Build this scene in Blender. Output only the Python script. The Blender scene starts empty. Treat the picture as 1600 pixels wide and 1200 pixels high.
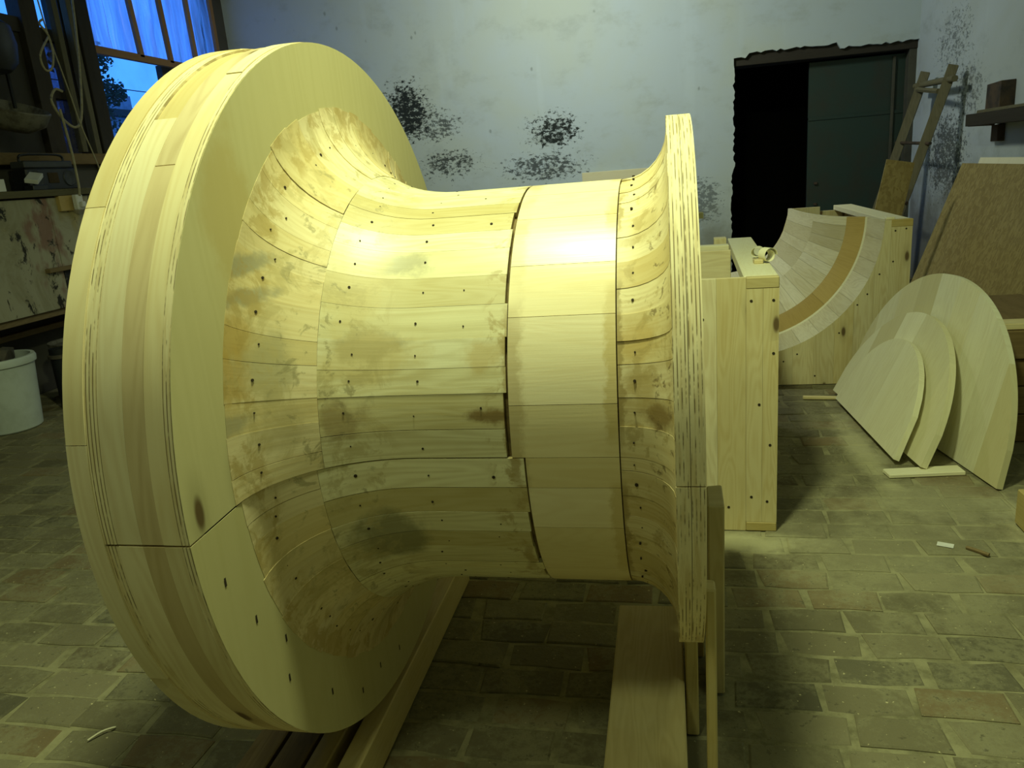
import bpy, bmesh, math, random
from mathutils import Vector, Matrix

random.seed(7)
SC = bpy.context.scene
COL = SC.collection
PI = math.pi

# ------------------------------------------------------------------ camera
CAM_H, YAW, PITCH, ROLL = 1.6, 0.21, 0.2689, -0.0826
def camera_axes():
    f = Vector((0, math.cos(PITCH), -math.sin(PITCH)))
    r = Vector((1, 0, 0)); u = r.cross(f)
    c, s = math.cos(ROLL), math.sin(ROLL)
    R = c*r + s*u; U = -s*r + c*u
    M = Matrix.Rotation(YAW, 3, 'Z')
    return M @ R, M @ U, M @ f
R_, U_, F_ = camera_axes()
cam_data = bpy.data.cameras.new('camera')
cam_data.sensor_width = 36.0
cam_data.lens = 36.0*1200/1600
cam_data.clip_start = 0.05
cam = bpy.data.objects.new('camera', cam_data)
COL.objects.link(cam)
m3 = Matrix((R_, U_, -F_)).transposed()
cam.matrix_world = Matrix.Translation((0, 0, CAM_H)) @ m3.to_4x4()
SC.camera = cam
def to_pixel(p):
    d = Vector(p) - Vector((0, 0, CAM_H)); z = d.dot(F_)
    if z < 0.05: return None
    return 800 + 1200*d.dot(R_)/z, 600 - 1200*d.dot(U_)/z

# ------------------------------------------------------------------ world and lights
world = bpy.data.worlds.new('dusk_sky'); SC.world = world
world.use_nodes = True
bg = world.node_tree.nodes['Background']
bg.inputs['Color'].default_value = (0.055, 0.29, 1.0, 1)
bg.inputs['Strength'].default_value = 1.5

def area_light(name, loc, target, size, power, color, spread=PI):
    d = bpy.data.lights.new(name, 'AREA'); d.shape = 'DISK'; d.size = size
    d.energy = power; d.color = color; d.spread = spread
    o = bpy.data.objects.new(name, d); COL.objects.link(o)
    o.location = loc
    v = Vector(target) - Vector(loc)
    o.rotation_euler = v.to_track_quat('-Z', 'Y').to_euler()
    return o
LAMP_YELLOW = (0.875, 1.0, 0.55)
LAMP_PALE = (0.93, 1.0, 0.86)
area_light('ceiling_lamp_over_pattern', (-0.36, 1.72, 3.75), (-0.36, 1.82, 0), 0.30, 84, LAMP_YELLOW)
area_light('ceiling_lamp_back', (-1.2, 7.1, 4.35), (-0.5, 10.1, 1.6), 0.6, 82, LAMP_PALE)
area_light('ceiling_lamp_right', (1.3, 0.9, 4.3), (1.3, 1.2, 0), 0.5, 8, LAMP_YELLOW)
area_light('ceiling_lamp_front', (-0.85, -0.35, 4.3), (-0.8, 0.5, 0), 0.5, 25, LAMP_YELLOW)

vs = SC.view_settings
vs.view_transform = 'Standard'; vs.look = 'None'; vs.exposure = 0.2; vs.gamma = 1.0
vs.use_curve_mapping = False

# ------------------------------------------------------------------ node helpers
class NT:
    def __init__(self, name):
        self.mat = bpy.data.materials.new(name); self.mat.use_nodes = True
        self.t = self.mat.node_tree; self.n = self.t.nodes; self.l = self.t.links
        self.bsdf = self.n['Principled BSDF']
    def add(self, typ, **props):
        x = self.n.new(typ)
        for k, v in props.items(): setattr(x, k, v)
        return x
    def put(self, sock, v):
        if isinstance(v, bpy.types.NodeSocket): self.l.new(v, sock)
        elif isinstance(v, (tuple, list)) and sock.type == 'RGBA': sock.default_value = (*v[:3], 1)
        else: sock.default_value = v
    def math(self, op, a, b=None, c=None, clamp=False):
        x = self.add('ShaderNodeMath', operation=op, use_clamp=clamp)
        self.put(x.inputs[0], a)
        if b is not None: self.put(x.inputs[1], b)
        if c is not None: self.put(x.inputs[2], c)
        return x.outputs[0]
    def vmath(self, op, a, b=None):
        x = self.add('ShaderNodeVectorMath', operation=op)
        self.put(x.inputs[0], a)
        if b is not None: self.put(x.inputs[1], b)
        return x
    def noise(self, vec, scale=1.0, detail=3.0, rough=0.55, dist=0.0):
        x = self.add('ShaderNodeTexNoise')
        self.put(x.inputs['Vector'], vec); self.put(x.inputs['Scale'], scale)
        self.put(x.inputs['Detail'], detail); self.put(x.inputs['Roughness'], rough); self.put(x.inputs['Distortion'], dist)
        return x.outputs['Fac']
    def ramp(self, fac, lo, hi):
        x = self.add('ShaderNodeMapRange', interpolation_type='SMOOTHSTEP')
        self.put(x.inputs['Value'], fac); self.put(x.inputs['From Min'], lo); self.put(x.inputs['From Max'], hi)
        return x.outputs['Result']
    def mix(self, fac, a, b, mode='MIX'):
        x = self.add('ShaderNodeMix', data_type='RGBA', blend_type=mode)
        self.put(x.inputs['Factor'], fac)
        self.put(x.inputs[6], a); self.put(x.inputs[7], b)
        return x.outputs[2]
    def scalev(self, vec, s):
        return self.vmath('MULTIPLY', vec, s).outputs[0]
    def bump(self, h, strength=0.3, dist=0.002):
        b = self.add('ShaderNodeBump'); self.put(b.inputs['Height'], h)
        b.inputs['Strength'].default_value = strength; b.inputs['Distance'].default_value = dist
        self.l.new(b.outputs[0], self.bsdf.inputs['Normal'])
    def done(self, color, rough=0.6, spec=0.4):
        self.put(self.bsdf.inputs['Base Color'], color)
        self.put(self.bsdf.inputs['Roughness'], rough)
        self.bsdf.inputs['Specular IOR Level'].default_value = spec
        return self.mat
    def blob(self, obj_vec, center, radii, nvec, nscale=14, soft=0.5):
        """mask of a stain with a ragged outline around a point in object space"""
        d = self.vmath('SUBTRACT', obj_vec, center).outputs[0]
        d = self.vmath('DIVIDE', d, radii).outputs[0]
        L = self.vmath('LENGTH', d).outputs['Value']
        n = self.noise(nvec, nscale, 4, 0.65)
        L = self.math('ADD', L, self.math('MULTIPLY', self.math('SUBTRACT', n, 0.5), 1.6))
        return self.math('SUBTRACT', 1.0, self.ramp(L, 1.0 - soft, 1.0 + soft*0.3))

def wood(name, light, dark, brown=None, var=0.35, grain=0.5, knots=0.0, rough=0.55, spec=0.35, stains=(), rings=(), uscale=1.0, dust=0.0, bump=0.25, grime=()):
    N = NT(name)
    tc = N.add('ShaderNodeTexCoord'); oi = N.add('ShaderNodeObjectInfo')
    rnd = oi.outputs['Random']
    off = N.add('ShaderNodeCombineXYZ')
    N.put(off.inputs[0], N.math('MULTIPLY', rnd, 53.0)); N.put(off.inputs[1], N.math('MULTIPLY', rnd, 91.0)); N.put(off.inputs[2], N.math('MULTIPLY', rnd, 17.0))
    uv = N.vmath('ADD', tc.outputs['UV'], off.outputs[0]).outputs[0]
    fine = N.noise(N.scalev(uv, (4.0*uscale, 110.0*uscale, 1)), 1, 4, 0.6)
    broad = N.noise(N.scalev(uv, (1.3*uscale, 11.0*uscale, 1)), 1, 2, 0.5, 0.3)
    patch = N.noise(N.scalev(uv, (5.0, 9.0, 1)), 1, 4, 0.6)
    rings_ = N.math('SINE', N.math('MULTIPLY', broad, 95.0))
    g = N.math('ADD', N.math('MULTIPLY', fine, 0.30), N.math('ADD', N.math('MULTIPLY', broad, 0.40), N.math('ADD', N.math('MULTIPLY', patch, 0.28), N.math('MULTIPLY', rings_, 0.075))))
    col = N.mix(N.math('MULTIPLY', N.ramp(g, 0.36, 0.72), grain), light, dark)
    if brown is None: brown = tuple(c*k for c, k in zip(dark, (0.72, 0.62, 0.45)))
    r2 = N.math('FRACT', N.math('MULTIPLY', rnd, 7.31))
    col = N.mix(N.math('MULTIPLY', N.math('POWER', r2, 1.7), var), col, brown)
    r3 = N.math('FRACT', N.math('MULTIPLY', rnd, 23.7))
    hs = N.add('ShaderNodeHueSaturation')
    N.put(hs.inputs['Color'], col); N.put(hs.inputs['Value'], N.math('ADD', 0.94, N.math('MULTIPLY', r3, 0.11)))
    N.put(hs.inputs['Saturation'], N.math('ADD', 0.88, N.math('MULTIPLY', r2, 0.2)))
    col = hs.outputs[0]
    if knots > 0:
        vo = N.add('ShaderNodeTexVoronoi', feature='F1', voronoi_dimensions='2D')
        kv = N.vmath('ADD', N.scalev(uv, (2.6, 6.5, 1)), N.scalev(uv, (0, 0, 0))).outputs[0]
        N.put(vo.inputs['Vector'], kv); N.put(vo.inputs['Scale'], 1.0); N.put(vo.inputs['Randomness'], 1.0)
        d = vo.outputs['Distance']
        sep = N.add('ShaderNodeSeparateColor'); N.put(sep.inputs[0], vo.outputs['Color'])
        sel = N.math('LESS_THAN', sep.outputs[0], knots)
        halo = N.math('MULTIPLY', N.math('SUBTRACT', 1.0, N.ramp(d, 0.05, 0.30)), sel)
        core = N.math('MULTIPLY', N.math('SUBTRACT', 1.0, N.ramp(d, 0.05, 0.115)), sel)
        col = N.mix(N.math('MULTIPLY', halo, 0.45), col, tuple(c*0.62 for c in dark))
        col = N.mix(N.math('MULTIPLY', core, 0.9), col, (0.10, 0.055, 0.02))
    ob = tc.outputs['Object']
    for (c, r, colr, k, ns) in stains:
        mk = N.blob(ob, c, r, ob, ns)
        col = N.mix(N.math('MULTIPLY', mk, k), col, colr)
    if rings:
        sx = N.add('ShaderNodeSeparateXYZ'); N.put(sx.inputs[0], ob)
        nn = N.noise(ob, 26, 4, 0.7); nb = N.noise(ob, 5.5, 2, 0.5)
        for (x0, w, colr, k) in rings:
            d = N.math('ABSOLUTE', N.math('SUBTRACT', N.math('ADD', sx.outputs[0], N.math('MULTIPLY', N.math('SUBTRACT', nn, 0.5), 0.05)), x0))
            mk = N.math('SUBTRACT', 1.0, N.ramp(d, w*0.35, w))
            col = N.mix(N.math('MULTIPLY', N.math('MULTIPLY', mk, N.ramp(nb, 0.38, 0.58)), k), col, colr)
    for (x0, w, scale, lo, hi, colr, k) in grime:
        sg = N.add('ShaderNodeSeparateXYZ'); N.put(sg.inputs[0], ob)
        env = N.math('SUBTRACT', 1.0, N.ramp(N.math('ABSOLUTE', N.math('SUBTRACT', sg.outputs[0], x0)), w*0.5, w))
        gn = N.noise(N.vmath('ADD', ob, (x0*7.3, 2.1, w*31)).outputs[0], scale, 6, 0.68, 0.6)
        col = N.mix(N.math('MULTIPLY', N.math('MULTIPLY', env, N.ramp(gn, lo, hi)), k), col, colr)
    if dust > 0:
        geo = N.add('ShaderNodeNewGeometry')
        col = N.mix(N.math('MULTIPLY', N.ramp(N.noise(geo.outputs['Position'], 9, 4), 0.4, 0.75), dust), col, (0.62, 0.58, 0.34))
    N.bump(N.math('ADD', fine, N.math('MULTIPLY', broad, 0.5)), bump, 0.0012)
    return N.done(col, N.math('ADD', rough - 0.08, N.math('MULTIPLY', broad, 0.16)), spec)

def plain(name, color, rough=0.6, vary=0.12, scale=8, metal=0.0, spec=0.4, color2=None, lo=0.4, hi=0.7, bump=0.0):
    N = NT(name); tc = N.add('ShaderNodeTexCoord')
    n = N.noise(tc.outputs['Object'], scale, 5, 0.65)
    c2 = color2 if color2 else tuple(c*(1 - vary*2.2) for c in color)
    col = N.mix(N.ramp(n, lo, hi), color, c2)
    N.bsdf.inputs['Metallic'].default_value = metal
    if bump: N.bump(n, bump, 0.004)
    return N.done(col, rough, spec)

# ------------------------------------------------------------------ mesh helpers
def finish(bm, name, mat, parent=None, smooth=False, angle=0.6, loc=None):
    bmesh.ops.recalc_face_normals(bm, faces=bm.faces)
    me = bpy.data.meshes.new(name); bm.to_mesh(me); bm.free()
    if smooth:
        for p in me.polygons: p.use_smooth = True
        me.set_sharp_from_angle(angle=angle)
    if mat: me.materials.append(mat)
    o = bpy.data.objects.new(name, me); COL.objects.link(o)
    if parent: o.parent = parent
    if loc is not None: o.location = loc
    return o

def uv_layer(bm): return bm.loops.layers.uv.verify()

def uv_box(bm, axis=None, faces=None):
    """planar unwrap in metres, u along the long axis of the piece"""
    uvl = uv_layer(bm)
    vs_ = [v.co for v in bm.verts]
    ext = [max(v[i] for v in vs_) - min(v[i] for v in vs_) for i in range(3)]
    if axis is None: axis = ext.index(max(ext))
    others = [i for i in range(3) if i != axis]
    bm.normal_update()
    for f in (faces or bm.faces):
        n = [abs(c) for c in f.normal]; k = n.index(max(n))
        for lp in f.loops:
            co = lp.vert.co
            if k == axis: lp[uvl].uv = (co[others[0]]*0.2, co[others[1]])
            else:
                o2 = [i for i in others if i != k][0]
                lp[uvl].uv = (co[axis], co[o2] + k*3.1)

def box_bm(x0, x1, y0, y1, z0, z1, bevel=0.003, jit=0.0, axis=None, bm=None):
    own = bm is None
    b = bmesh.new()
    vs_ = [b.verts.new((x, y, z)) for x in (x0, x1) for y in (y0, y1) for z in (z0, z1)]
    for q in ((0,1,3,2),(4,6,7,5),(0,4,5,1),(2,3,7,6),(0,2,6,4),(1,5,7,3)): b.faces.new([vs_[i] for i in q])
    if jit:
        for v in b.verts: v.co += Vector((random.uniform(-jit, jit), random.uniform(-jit, jit), random.uniform(-jit, jit)))
    bmesh.ops.recalc_face_normals(b, faces=b.faces)
    if bevel: bmesh.ops.bevel(b, geom=list(b.edges), offset=bevel, segments=1, affect='EDGES', profile=0.5)
    uv_box(b, axis)
    if own: return b
    tmp = bpy.data.meshes.new('t'); b.to_mesh(tmp); b.free(); bm.from_mesh(tmp); bpy.data.meshes.remove(tmp)
    return bm

def box(name, mat, x0, x1, y0, y1, z0, z1, parent=None, bevel=0.003, jit=0.0, axis=None, loc=None):
    return finish(box_bm(x0, x1, y0, y1, z0, z1, bevel, jit, axis), name, mat, parent, loc=loc)

def prism(name, mat, pts, axis, a0, a1, parent=None, bevel=0.0, grain=None, smooth=False):
    """polygon pts (2D) extruded along an axis; 'x': pts=(y,z), 'y': pts=(x,z), 'z': pts=(x,y)"""
    b = bmesh.new()
    def mk(p, a): return {'x': (a, p[0], p[1]), 'y': (p[0], a, p[1]), 'z': (p[0], p[1], a)}[axis]
    A = [b.verts.new(mk(p, a0)) for p in pts]; B = [b.verts.new(mk(p, a1)) for p in pts]
    b.faces.new(A); b.faces.new(B[::-1])
    n = len(pts)
    for i in range(n): b.faces.new((A[i], A[(i+1) % n], B[(i+1) % n], B[i]))
    bmesh.ops.recalc_face_normals(b, faces=b.faces)
    if bevel: bmesh.ops.bevel(b, geom=list(b.edges), offset=bevel, segments=1, affect='EDGES')
    uv_box(b, grain)
    return finish(b, name, mat, parent, smooth=smooth, angle=0.5)

def rev_bm(prof, a0, a1, thick, n=6, cap=True, swap=False, cy=0.0, cz=0.0, concave=False, axis='x', gap=0.0):
    """solid patch of a surface of revolution. prof = [(x, r)], angle from the front (-y) upwards"""
    b = bmesh.new(); uvl = uv_layer(b)
    m = len(prof)
    nor = []
    for i in range(m):
        p0 = prof[max(0, i-1)]; p1 = prof[min(m-1, i+1)]
        tx, tr = p1[0]-p0[0], p1[1]-p0[1]; L = math.hypot(tx, tr) or 1
        nor.append((-tr/L, tx/L))
    arc = [0.0]
    for i in range(1, m): arc.append(arc[-1] + math.hypot(prof[i][0]-prof[i-1][0], prof[i][1]-prof[i-1][1]))
    s = 1 if concave else -1
    def pos(x, r, a):
        if axis == 'x': return (x, cy - r*math.cos(a), cz + r*math.sin(a))
        return (cy + r*math.cos(a), x, cz + r*math.sin(a))
    O, I = [], []
    for j in range(n+1):
        ro, ri = [], []
        for i in range(m):
            x, r = prof[i]
            t = j/n
            g = gap/max(r, .05)
            a = (a0+g)*(1-t) + (a1-g)*t
            ro.append(b.verts.new(pos(x, r, a)))
            xi, rri = x + s*thick*nor[i][0], r + s*thick*nor[i][1]
            ri.append(b.verts.new(pos(xi, rri, a)))
        O.append(ro); I.append(ri)
    rm = sum(p[1] for p in prof)/m
    def face(vs_, uvs):
        f = b.faces.new(vs_)
        for lp, u in zip(f.loops, uvs): lp[uvl].uv = (u[1], u[0]) if swap else u
    vv = [rm*(a0 + (a1-a0)*j/n) for j in range(n+1)]
    for j in range(n):
        for i in range(m-1):
            q = [(arc[i], vv[j]), (arc[i+1], vv[j]), (arc[i+1], vv[j+1]), (arc[i], vv[j+1])]
            face((O[j][i], O[j][i+1], O[j+1][i+1], O[j+1][i]), q)
            face((I[j][i], I[j+1][i], I[j+1][i+1], I[j][i+1]), [q[0], q[3], q[2], q[1]])
    full = abs(abs(a1-a0) - 2*PI) < 1e-6
    if full:
        pass
    for j in ((0, n) if not full else ()):
        for i in range(m-1):
            face((O[j][i], O[j][i+1], I[j][i+1], I[j][i]), [(arc[i], 0), (arc[i+1], 0), (arc[i+1], thick), (arc[i], thick)])
    for i in (0, m-1):
        for j in range(n):
            face((O[j][i], O[j+1][i], I[j+1][i], I[j][i]), [(0, vv[j]), (0, vv[j+1]), (thick, vv[j+1]), (thick, vv[j])])
    if full: bmesh.ops.remove_doubles(b, verts=b.verts, dist=1e-6)
    return b

def tube(name, mat, pts, r, parent=None, seg=6, closed=False):
    b = bmesh.new(); rows = []
    P = [Vector(p) for p in pts]; n = len(P)
    up = Vector((0.13, 0.31, 0.94))
    for i, p in enumerate(P):
        t = (P[min(n-1, i+1)] - P[max(0, i-1)]).normalized()
        s = t.cross(up)
        if s.length < 1e-3: s = t.cross(Vector((1, 0, 0)))
        s.normalize(); q = s.cross(t)
        rr = r[i] if isinstance(r, (list, tuple)) else r
        rows.append([b.verts.new(p + rr*(math.cos(2*PI*k/seg)*s + math.sin(2*PI*k/seg)*q)) for k in range(seg)])
    for i in range(n-1):
        for k in range(seg):
            b.faces.new((rows[i][k], rows[i][(k+1) % seg], rows[i+1][(k+1) % seg], rows[i+1][k]))
    b.faces.new(rows[0]); b.faces.new(rows[-1][::-1])
    uv_box(b)
    return finish(b, name, mat, parent, smooth=True, angle=1.0)

def lathe(name, mat, prof, parent=None, n=32, loc=(0, 0, 0), rot=None, close=True):
    """prof = [(r, z)] about the z axis"""
    b = bmesh.new(); rows = []
    for r, z in prof:
        if r < 1e-5: rows.append([b.verts.new((0, 0, z))])
        else: rows.append([b.verts.new((r*math.cos(2*PI*k/n), r*math.sin(2*PI*k/n), z)) for k in range(n)])
    for A, B in zip(rows, rows[1:]):
        for k in range(n):
            k2 = (k+1) % n
            if len(A) == 1 and len(B) == 1: continue
            if len(A) == 1: b.faces.new((A[0], B[k2], B[k]))
            elif len(B) == 1: b.faces.new((A[k], A[k2], B[0]))
            else: b.faces.new((A[k], A[k2], B[k2], B[k]))
    uv_box(b)
    o = finish(b, name, mat, parent, smooth=True, angle=0.7)
    o.location = loc
    if rot: o.rotation_euler = rot
    return o

def empty(name, loc, rz=0.0):
    o = bpy.data.objects.new(name, None); COL.objects.link(o)
    o.location = loc; o.rotation_euler = (0, 0, rz); o.empty_display_size = 0.1
    return o
def tag(o, label, cat, group=None):
    o['label'] = label; o['category'] = cat
    if group: o['group'] = group
    return o
def struct(o, label=None):
    o['kind'] = 'structure'
    if label: o['label'] = label
    return o
def smooth_path(pts, k=6):
    """Catmull-Rom through pts"""
    P = [Vector(p) for p in pts]; out = []
    for i in range(len(P)-1):
        p0 = P[max(0, i-1)]; p1 = P[i]; p2 = P[i+1]; p3 = P[min(len(P)-1, i+2)]
        for j in range(k):
            t = j/k
            out.append(0.5*((2*p1) + (p2-p0)*t + (2*p0-5*p1+4*p2-p3)*t*t + (3*p1-p0-3*p2+p3)*t**3))
    out.append(P[-1]); return out

# ------------------------------------------------------------------ materials
PALE, PALE_D = (0.80, 0.75, 0.46), (0.58, 0.50, 0.24)
SX0 = -0.834           # big flange face in world x; local x of the pattern = world x - SPX
SPX, SPY, AX = -0.45, 1.994, 1.0416
def lc(x, r, ang):     # point of the pattern in local coordinates
    a = math.radians(ang); return (x - SPX, -r*math.cos(a), AX + r*math.sin(a))
GREY = (0.34, 0.31, 0.19); OCHRE = (0.50, 0.34, 0.09); UMBER = (0.22, 0.14, 0.04)
stave_stains = [
    (lc(-0.60, 0.53, 46), (0.10, 0.06, 0.03), GREY, 0.75, 18),
    (lc(-0.63, 0.53, 25), (0.09, 0.06, 0.035), GREY, 0.8, 18),
    (lc(-0.66, 0.53, 22), (0.16, 0.08, 0.07), (0.56, 0.44, 0.17), 0.6, 11),
    (lc(-0.68, 0.54, 40), (0.10, 0.10, 0.12), (0.58, 0.47, 0.20), 0.55, 14),
    (lc(-0.70, 0.54, 8), (0.07, 0.06, 0.05), UMBER, 0.6, 22),
    (lc(-0.63, 0.53, -25), (0.11, 0.09, 0.08), (0.20, 0.19, 0.09), 0.8, 14),
    (lc(-0.36, 0.52, 8), (0.06, 0.03, 0.02), UMBER, 0.9, 24),
    (lc(-0.38, 0.52, 22), (0.05, 0.04, 0.05), (0.52, 0.38, 0.13), 0.6, 16),
]
flare_stains = [
    (lc(-0.82, 0.72, 36), (0.08, 0.09, 0.025), GREY, 0.9, 16),
    (lc(-0.81, 0.70, 31), (0.08, 0.09, 0.02), GREY, 0.85, 18),
    (lc(-0.83, 0.74, 24), (0.05, 0.08, 0.06), OCHRE, 0.75, 15),
    (lc(-0.83, 0.73, 17), (0.05, 0.08, 0.06), OCHRE, 0.8, 15),
    (lc(-0.79, 0.66, 20), (0.05, 0.09, 0.10), (0.40, 0.35, 0.18), 0.75, 9),
    (lc(-0.77, 0.64, 8), (0.05, 0.09, 0.06), (0.42, 0.35, 0.17), 0.6, 12),
    (lc(-0.83, 0.74, 10), (0.04, 0.08, 0.025), GREY, 0.7, 18),
]
end_stains = [
    (lc(-0.06, 0.55, 24), (0.05, 0.07, 0.06), OCHRE, 0.6, 15),
    (lc(-0.03, 0.57, 8), (0.05, 0.06, 0.035), UMBER, 0.85, 18),
    (lc(-0.06, 0.55, 14), (0.05, 0.06, 0.05), (0.42, 0.31, 0.11), 0.7, 16),
    (lc(-0.05, 0.55, 52), (0.04, 0.06, 0.05), (0.50, 0.40, 0.18), 0.6, 16),
]
EDGE = (0.36, 0.26, 0.09)
joint_rings = [(-0.325 - SPX, 0.018, EDGE, 0.75)]
M_stave = wood('pine_stave', PALE, PALE_D, (0.42, 0.33, 0.13), var=0.75, grain=0.85, rough=0.42, spec=0.5, stains=stave_stains, rings=joint_rings,
    grime=[(-0.70 - SPX, 0.15, 13, 0.50, 0.60, (0.46, 0.38, 0.17), 0.6), (-0.72 - SPX, 0.12, 24, 0.56, 0.64, (0.26, 0.22, 0.10), 0.6), (-0.33 - SPX, 0.06, 20, 0.52, 0.62, (0.40, 0.30, 0.11), 0.7)])
M_flare = wood('pine_flare_block', (0.76, 0.65, 0.36), (0.60, 0.47, 0.21), (0.44, 0.33, 0.13), var=0.3, grain=0.7, rough=0.5, spec=0.4, stains=flare_stains,
    grime=[(-0.80 - SPX, 0.10, 11, 0.50, 0.60, (0.48, 0.39, 0.17), 0.55), (-0.74 - SPX, 0.08, 22, 0.55, 0.64, (0.28, 0.24, 0.11), 0.6), (-0.83 - SPX, 0.03, 16, 0.48, 0.58, (0.42, 0.30, 0.09), 0.6)])
M_band = wood('pine_band', (0.82, 0.72, 0.43), (0.72, 0.58, 0.29), (0.6, 0.48, 0.22), var=0.25, grain=0.55, rough=0.38, spec=0.5, rings=[(-0.318 - SPX, 0.03, EDGE, 0.5), (-0.112 - SPX, 0.022, (0.56, 0.43, 0.15), 0.7)])
M_end = wood('pine_end_block', (0.76, 0.66, 0.37), (0.60, 0.47, 0.21), (0.40, 0.28, 0.10), var=0.4, grain=0.85, rough=0.5, stains=end_stains, grime=[(-0.04 - SPX, 0.08, 17, 0.52, 0.62, (0.40, 0.30, 0.11), 0.6), (0.0 - SPX, 0.05, 30, 0.58, 0.64, (0.14, 0.09, 0.03), 0.7)], rings=[(-0.100 - SPX, 0.012, (0.33, 0.24, 0.08), 0.8)])
M_face = wood('sanded_plywood_face', (0.58, 0.53, 0.28), (0.50, 0.45, 0.21), (0.52, 0.46, 0.22), var=0.15, grain=0.4, knots=0.12, rough=0.55, spec=0.3, uscale=0.5,  # base colour lowered to add the shade of grazing light on the face
              stains=[(lc(-0.834, 0.80, 42), (0.05, 0.10, 0.20), (0.50, 0.40, 0.15), 0.6, 9)])
M_rim = wood('pine_rim', (0.82, 0.72, 0.42), (0.68, 0.54, 0.26), (0.48, 0.36, 0.14), var=0.62, grain=0.7, knots=0.15, rough=0.45, spec=0.4, uscale=0.7)
M_rim_brown = wood('brown_pine_rim', (0.66, 0.53, 0.27), (0.50, 0.37, 0.16), (0.40, 0.28, 0.11), var=0.6, grain=0.75, knots=0.12, rough=0.45, spec=0.4, uscale=0.7)
M_core = plain('dark_gap', (0.06, 0.04, 0.015), 0.9)
M_filler = plain('brown_filler', (0.20, 0.14, 0.05), 0.9, color2=(0.10, 0.07, 0.025), scale=30)
M_hole = plain('screw_hole', (0.035, 0.025, 0.01), 0.9)
M_board = wood('pine_board', (0.76, 0.67, 0.38), (0.60, 0.48, 0.22), (0.54, 0.42, 0.18), var=0.45, grain=0.85, knots=0.34, rough=0.55, uscale=0.8)
M_pale = wood('pale_board', (0.84, 0.80, 0.54), (0.74, 0.66, 0.38), (0.62, 0.52, 0.26), var=0.25, grain=0.5, rough=0.55)
M_trough = wood('trough_stave', (0.74, 0.69, 0.44), (0.56, 0.49, 0.26), (0.40, 0.34, 0.18), var=0.6, grain=0.75, rough=0.5)
M_ochre = wood('ochre_wood', (0.56, 0.41, 0.13), (0.44, 0.31, 0.09), (0.33, 0.22, 0.07), var=0.6, grain=0.6, rough=0.5)
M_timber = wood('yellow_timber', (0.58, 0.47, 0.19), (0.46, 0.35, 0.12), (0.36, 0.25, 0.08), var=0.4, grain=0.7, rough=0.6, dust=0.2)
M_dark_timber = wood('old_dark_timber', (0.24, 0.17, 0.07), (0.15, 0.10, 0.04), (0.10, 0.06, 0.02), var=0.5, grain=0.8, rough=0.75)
M_ladder = wood('old_ladder_wood', (0.15, 0.135, 0.07), (0.095, 0.085, 0.04), (0.07, 0.06, 0.03), var=0.3, grain=0.8, rough=0.75)
M_disc = wood('glued_panel', (0.80, 0.77, 0.52), (0.66, 0.60, 0.36), (0.54, 0.47, 0.25), var=0.6, grain=0.55, rough=0.55)
M_rust = plain('rusty_steel', (0.10, 0.07, 0.045), 0.7, color2=(0.04, 0.035, 0.03), metal=0.4)

def mat_plywood_edge():
    N = NT('plywood_edge'); tc = N.add('ShaderNodeTexCoord')
    s = N.add('ShaderNodeSeparateXYZ'); N.put(s.inputs[0], tc.outputs['Object'])
    uvn = N.scalev(tc.outputs['Object'], (1, 1, 1))
    x = N.math('MULTIPLY', s.outputs[0], 1/0.0072)
    fr = N.math('ABSOLUTE', N.math('SUBTRACT', N.math('FRACT', x), 0.5))
    line = N.math('SUBTRACT', 1.0, N.ramp(fr, 0.06, 0.20))
    cell = N.add('ShaderNodeCombineXYZ')
    N.put(cell.inputs[0], N.math('MULTIPLY', N.math('FLOOR', x), 3.7)); N.put(cell.inputs[1], N.math('MULTIPLY', s.outputs[1], 6)); N.put(cell.inputs[2], N.math('MULTIPLY', s.outputs[2], 14))
    dash = N.noise(cell.outputs[0], 1.3, 3, 0.7)
    big = N.noise(N.scalev(tc.outputs['Object'], (0.5, 2.6, 3.4)), 1.0, 2, 0.5)
    k = N.math('MULTIPLY', line, N.ramp(N.math('ADD', dash, N.math('MULTIPLY', big, 0.9)), 0.86, 1.05))
    base = N.mix(N.ramp(N.noise(N.scalev(tc.outputs['Object'], (140, 4, 12)), 1, 3), 0.4, 0.7), (0.80, 0.70, 0.42), (0.66, 0.54, 0.28))
    col = N.mix(N.math('MULTIPLY', k, 0.85), base, (0.14, 0.09, 0.03))
    N.bump(N.math('SUBTRACT', 1.0, k), 0.4, 0.002)
    return N.done(col, 0.6, 0.3)
M_ply = mat_plywood_edge()

def mat_osb(name, light, dark):
    N = NT(name); tc = N.add('ShaderNodeTexCoord'); uv = tc.outputs['UV']
    v1 = N.add('ShaderNodeTexVoronoi', feature='F1')
    wob = N.vmath('ADD', N.scalev(uv, (20, 62, 1)), N.scalev(uv, (9, -14, 0))).outputs[0]
    nz = N.add('ShaderNodeTexNoise'); N.put(nz.inputs['Vector'], uv); N.put(nz.inputs['Scale'], 14)
    wob = N.vmath('ADD', wob, N.scalev(nz.outputs['Color'], (3.0, 3.0, 0))).outputs[0]
    N.put(v1.inputs['Vector'], wob); N.put(v1.inputs['Scale'], 1.0)
    sep = N.add('ShaderNodeSeparateColor'); N.put(sep.inputs[0], v1.outputs['Color'])
    col = N.mix(N.ramp(sep.outputs[0], 0.1, 0.95), dark, light)
    col = N.mix(N.math('MULTIPLY', N.ramp(N.noise(N.scalev(uv, (22, 60, 1)), 1, 4), 0.6, 0.75), 0.6), col, (0.10, 0.065, 0.02))
    N.bump(sep.outputs[1], 0.3, 0.002)
    return N.done(col, 0.65, 0.3)
M_osb = mat_osb('strand_board', (0.34, 0.27, 0.10), (0.25, 0.19, 0.065))

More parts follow.
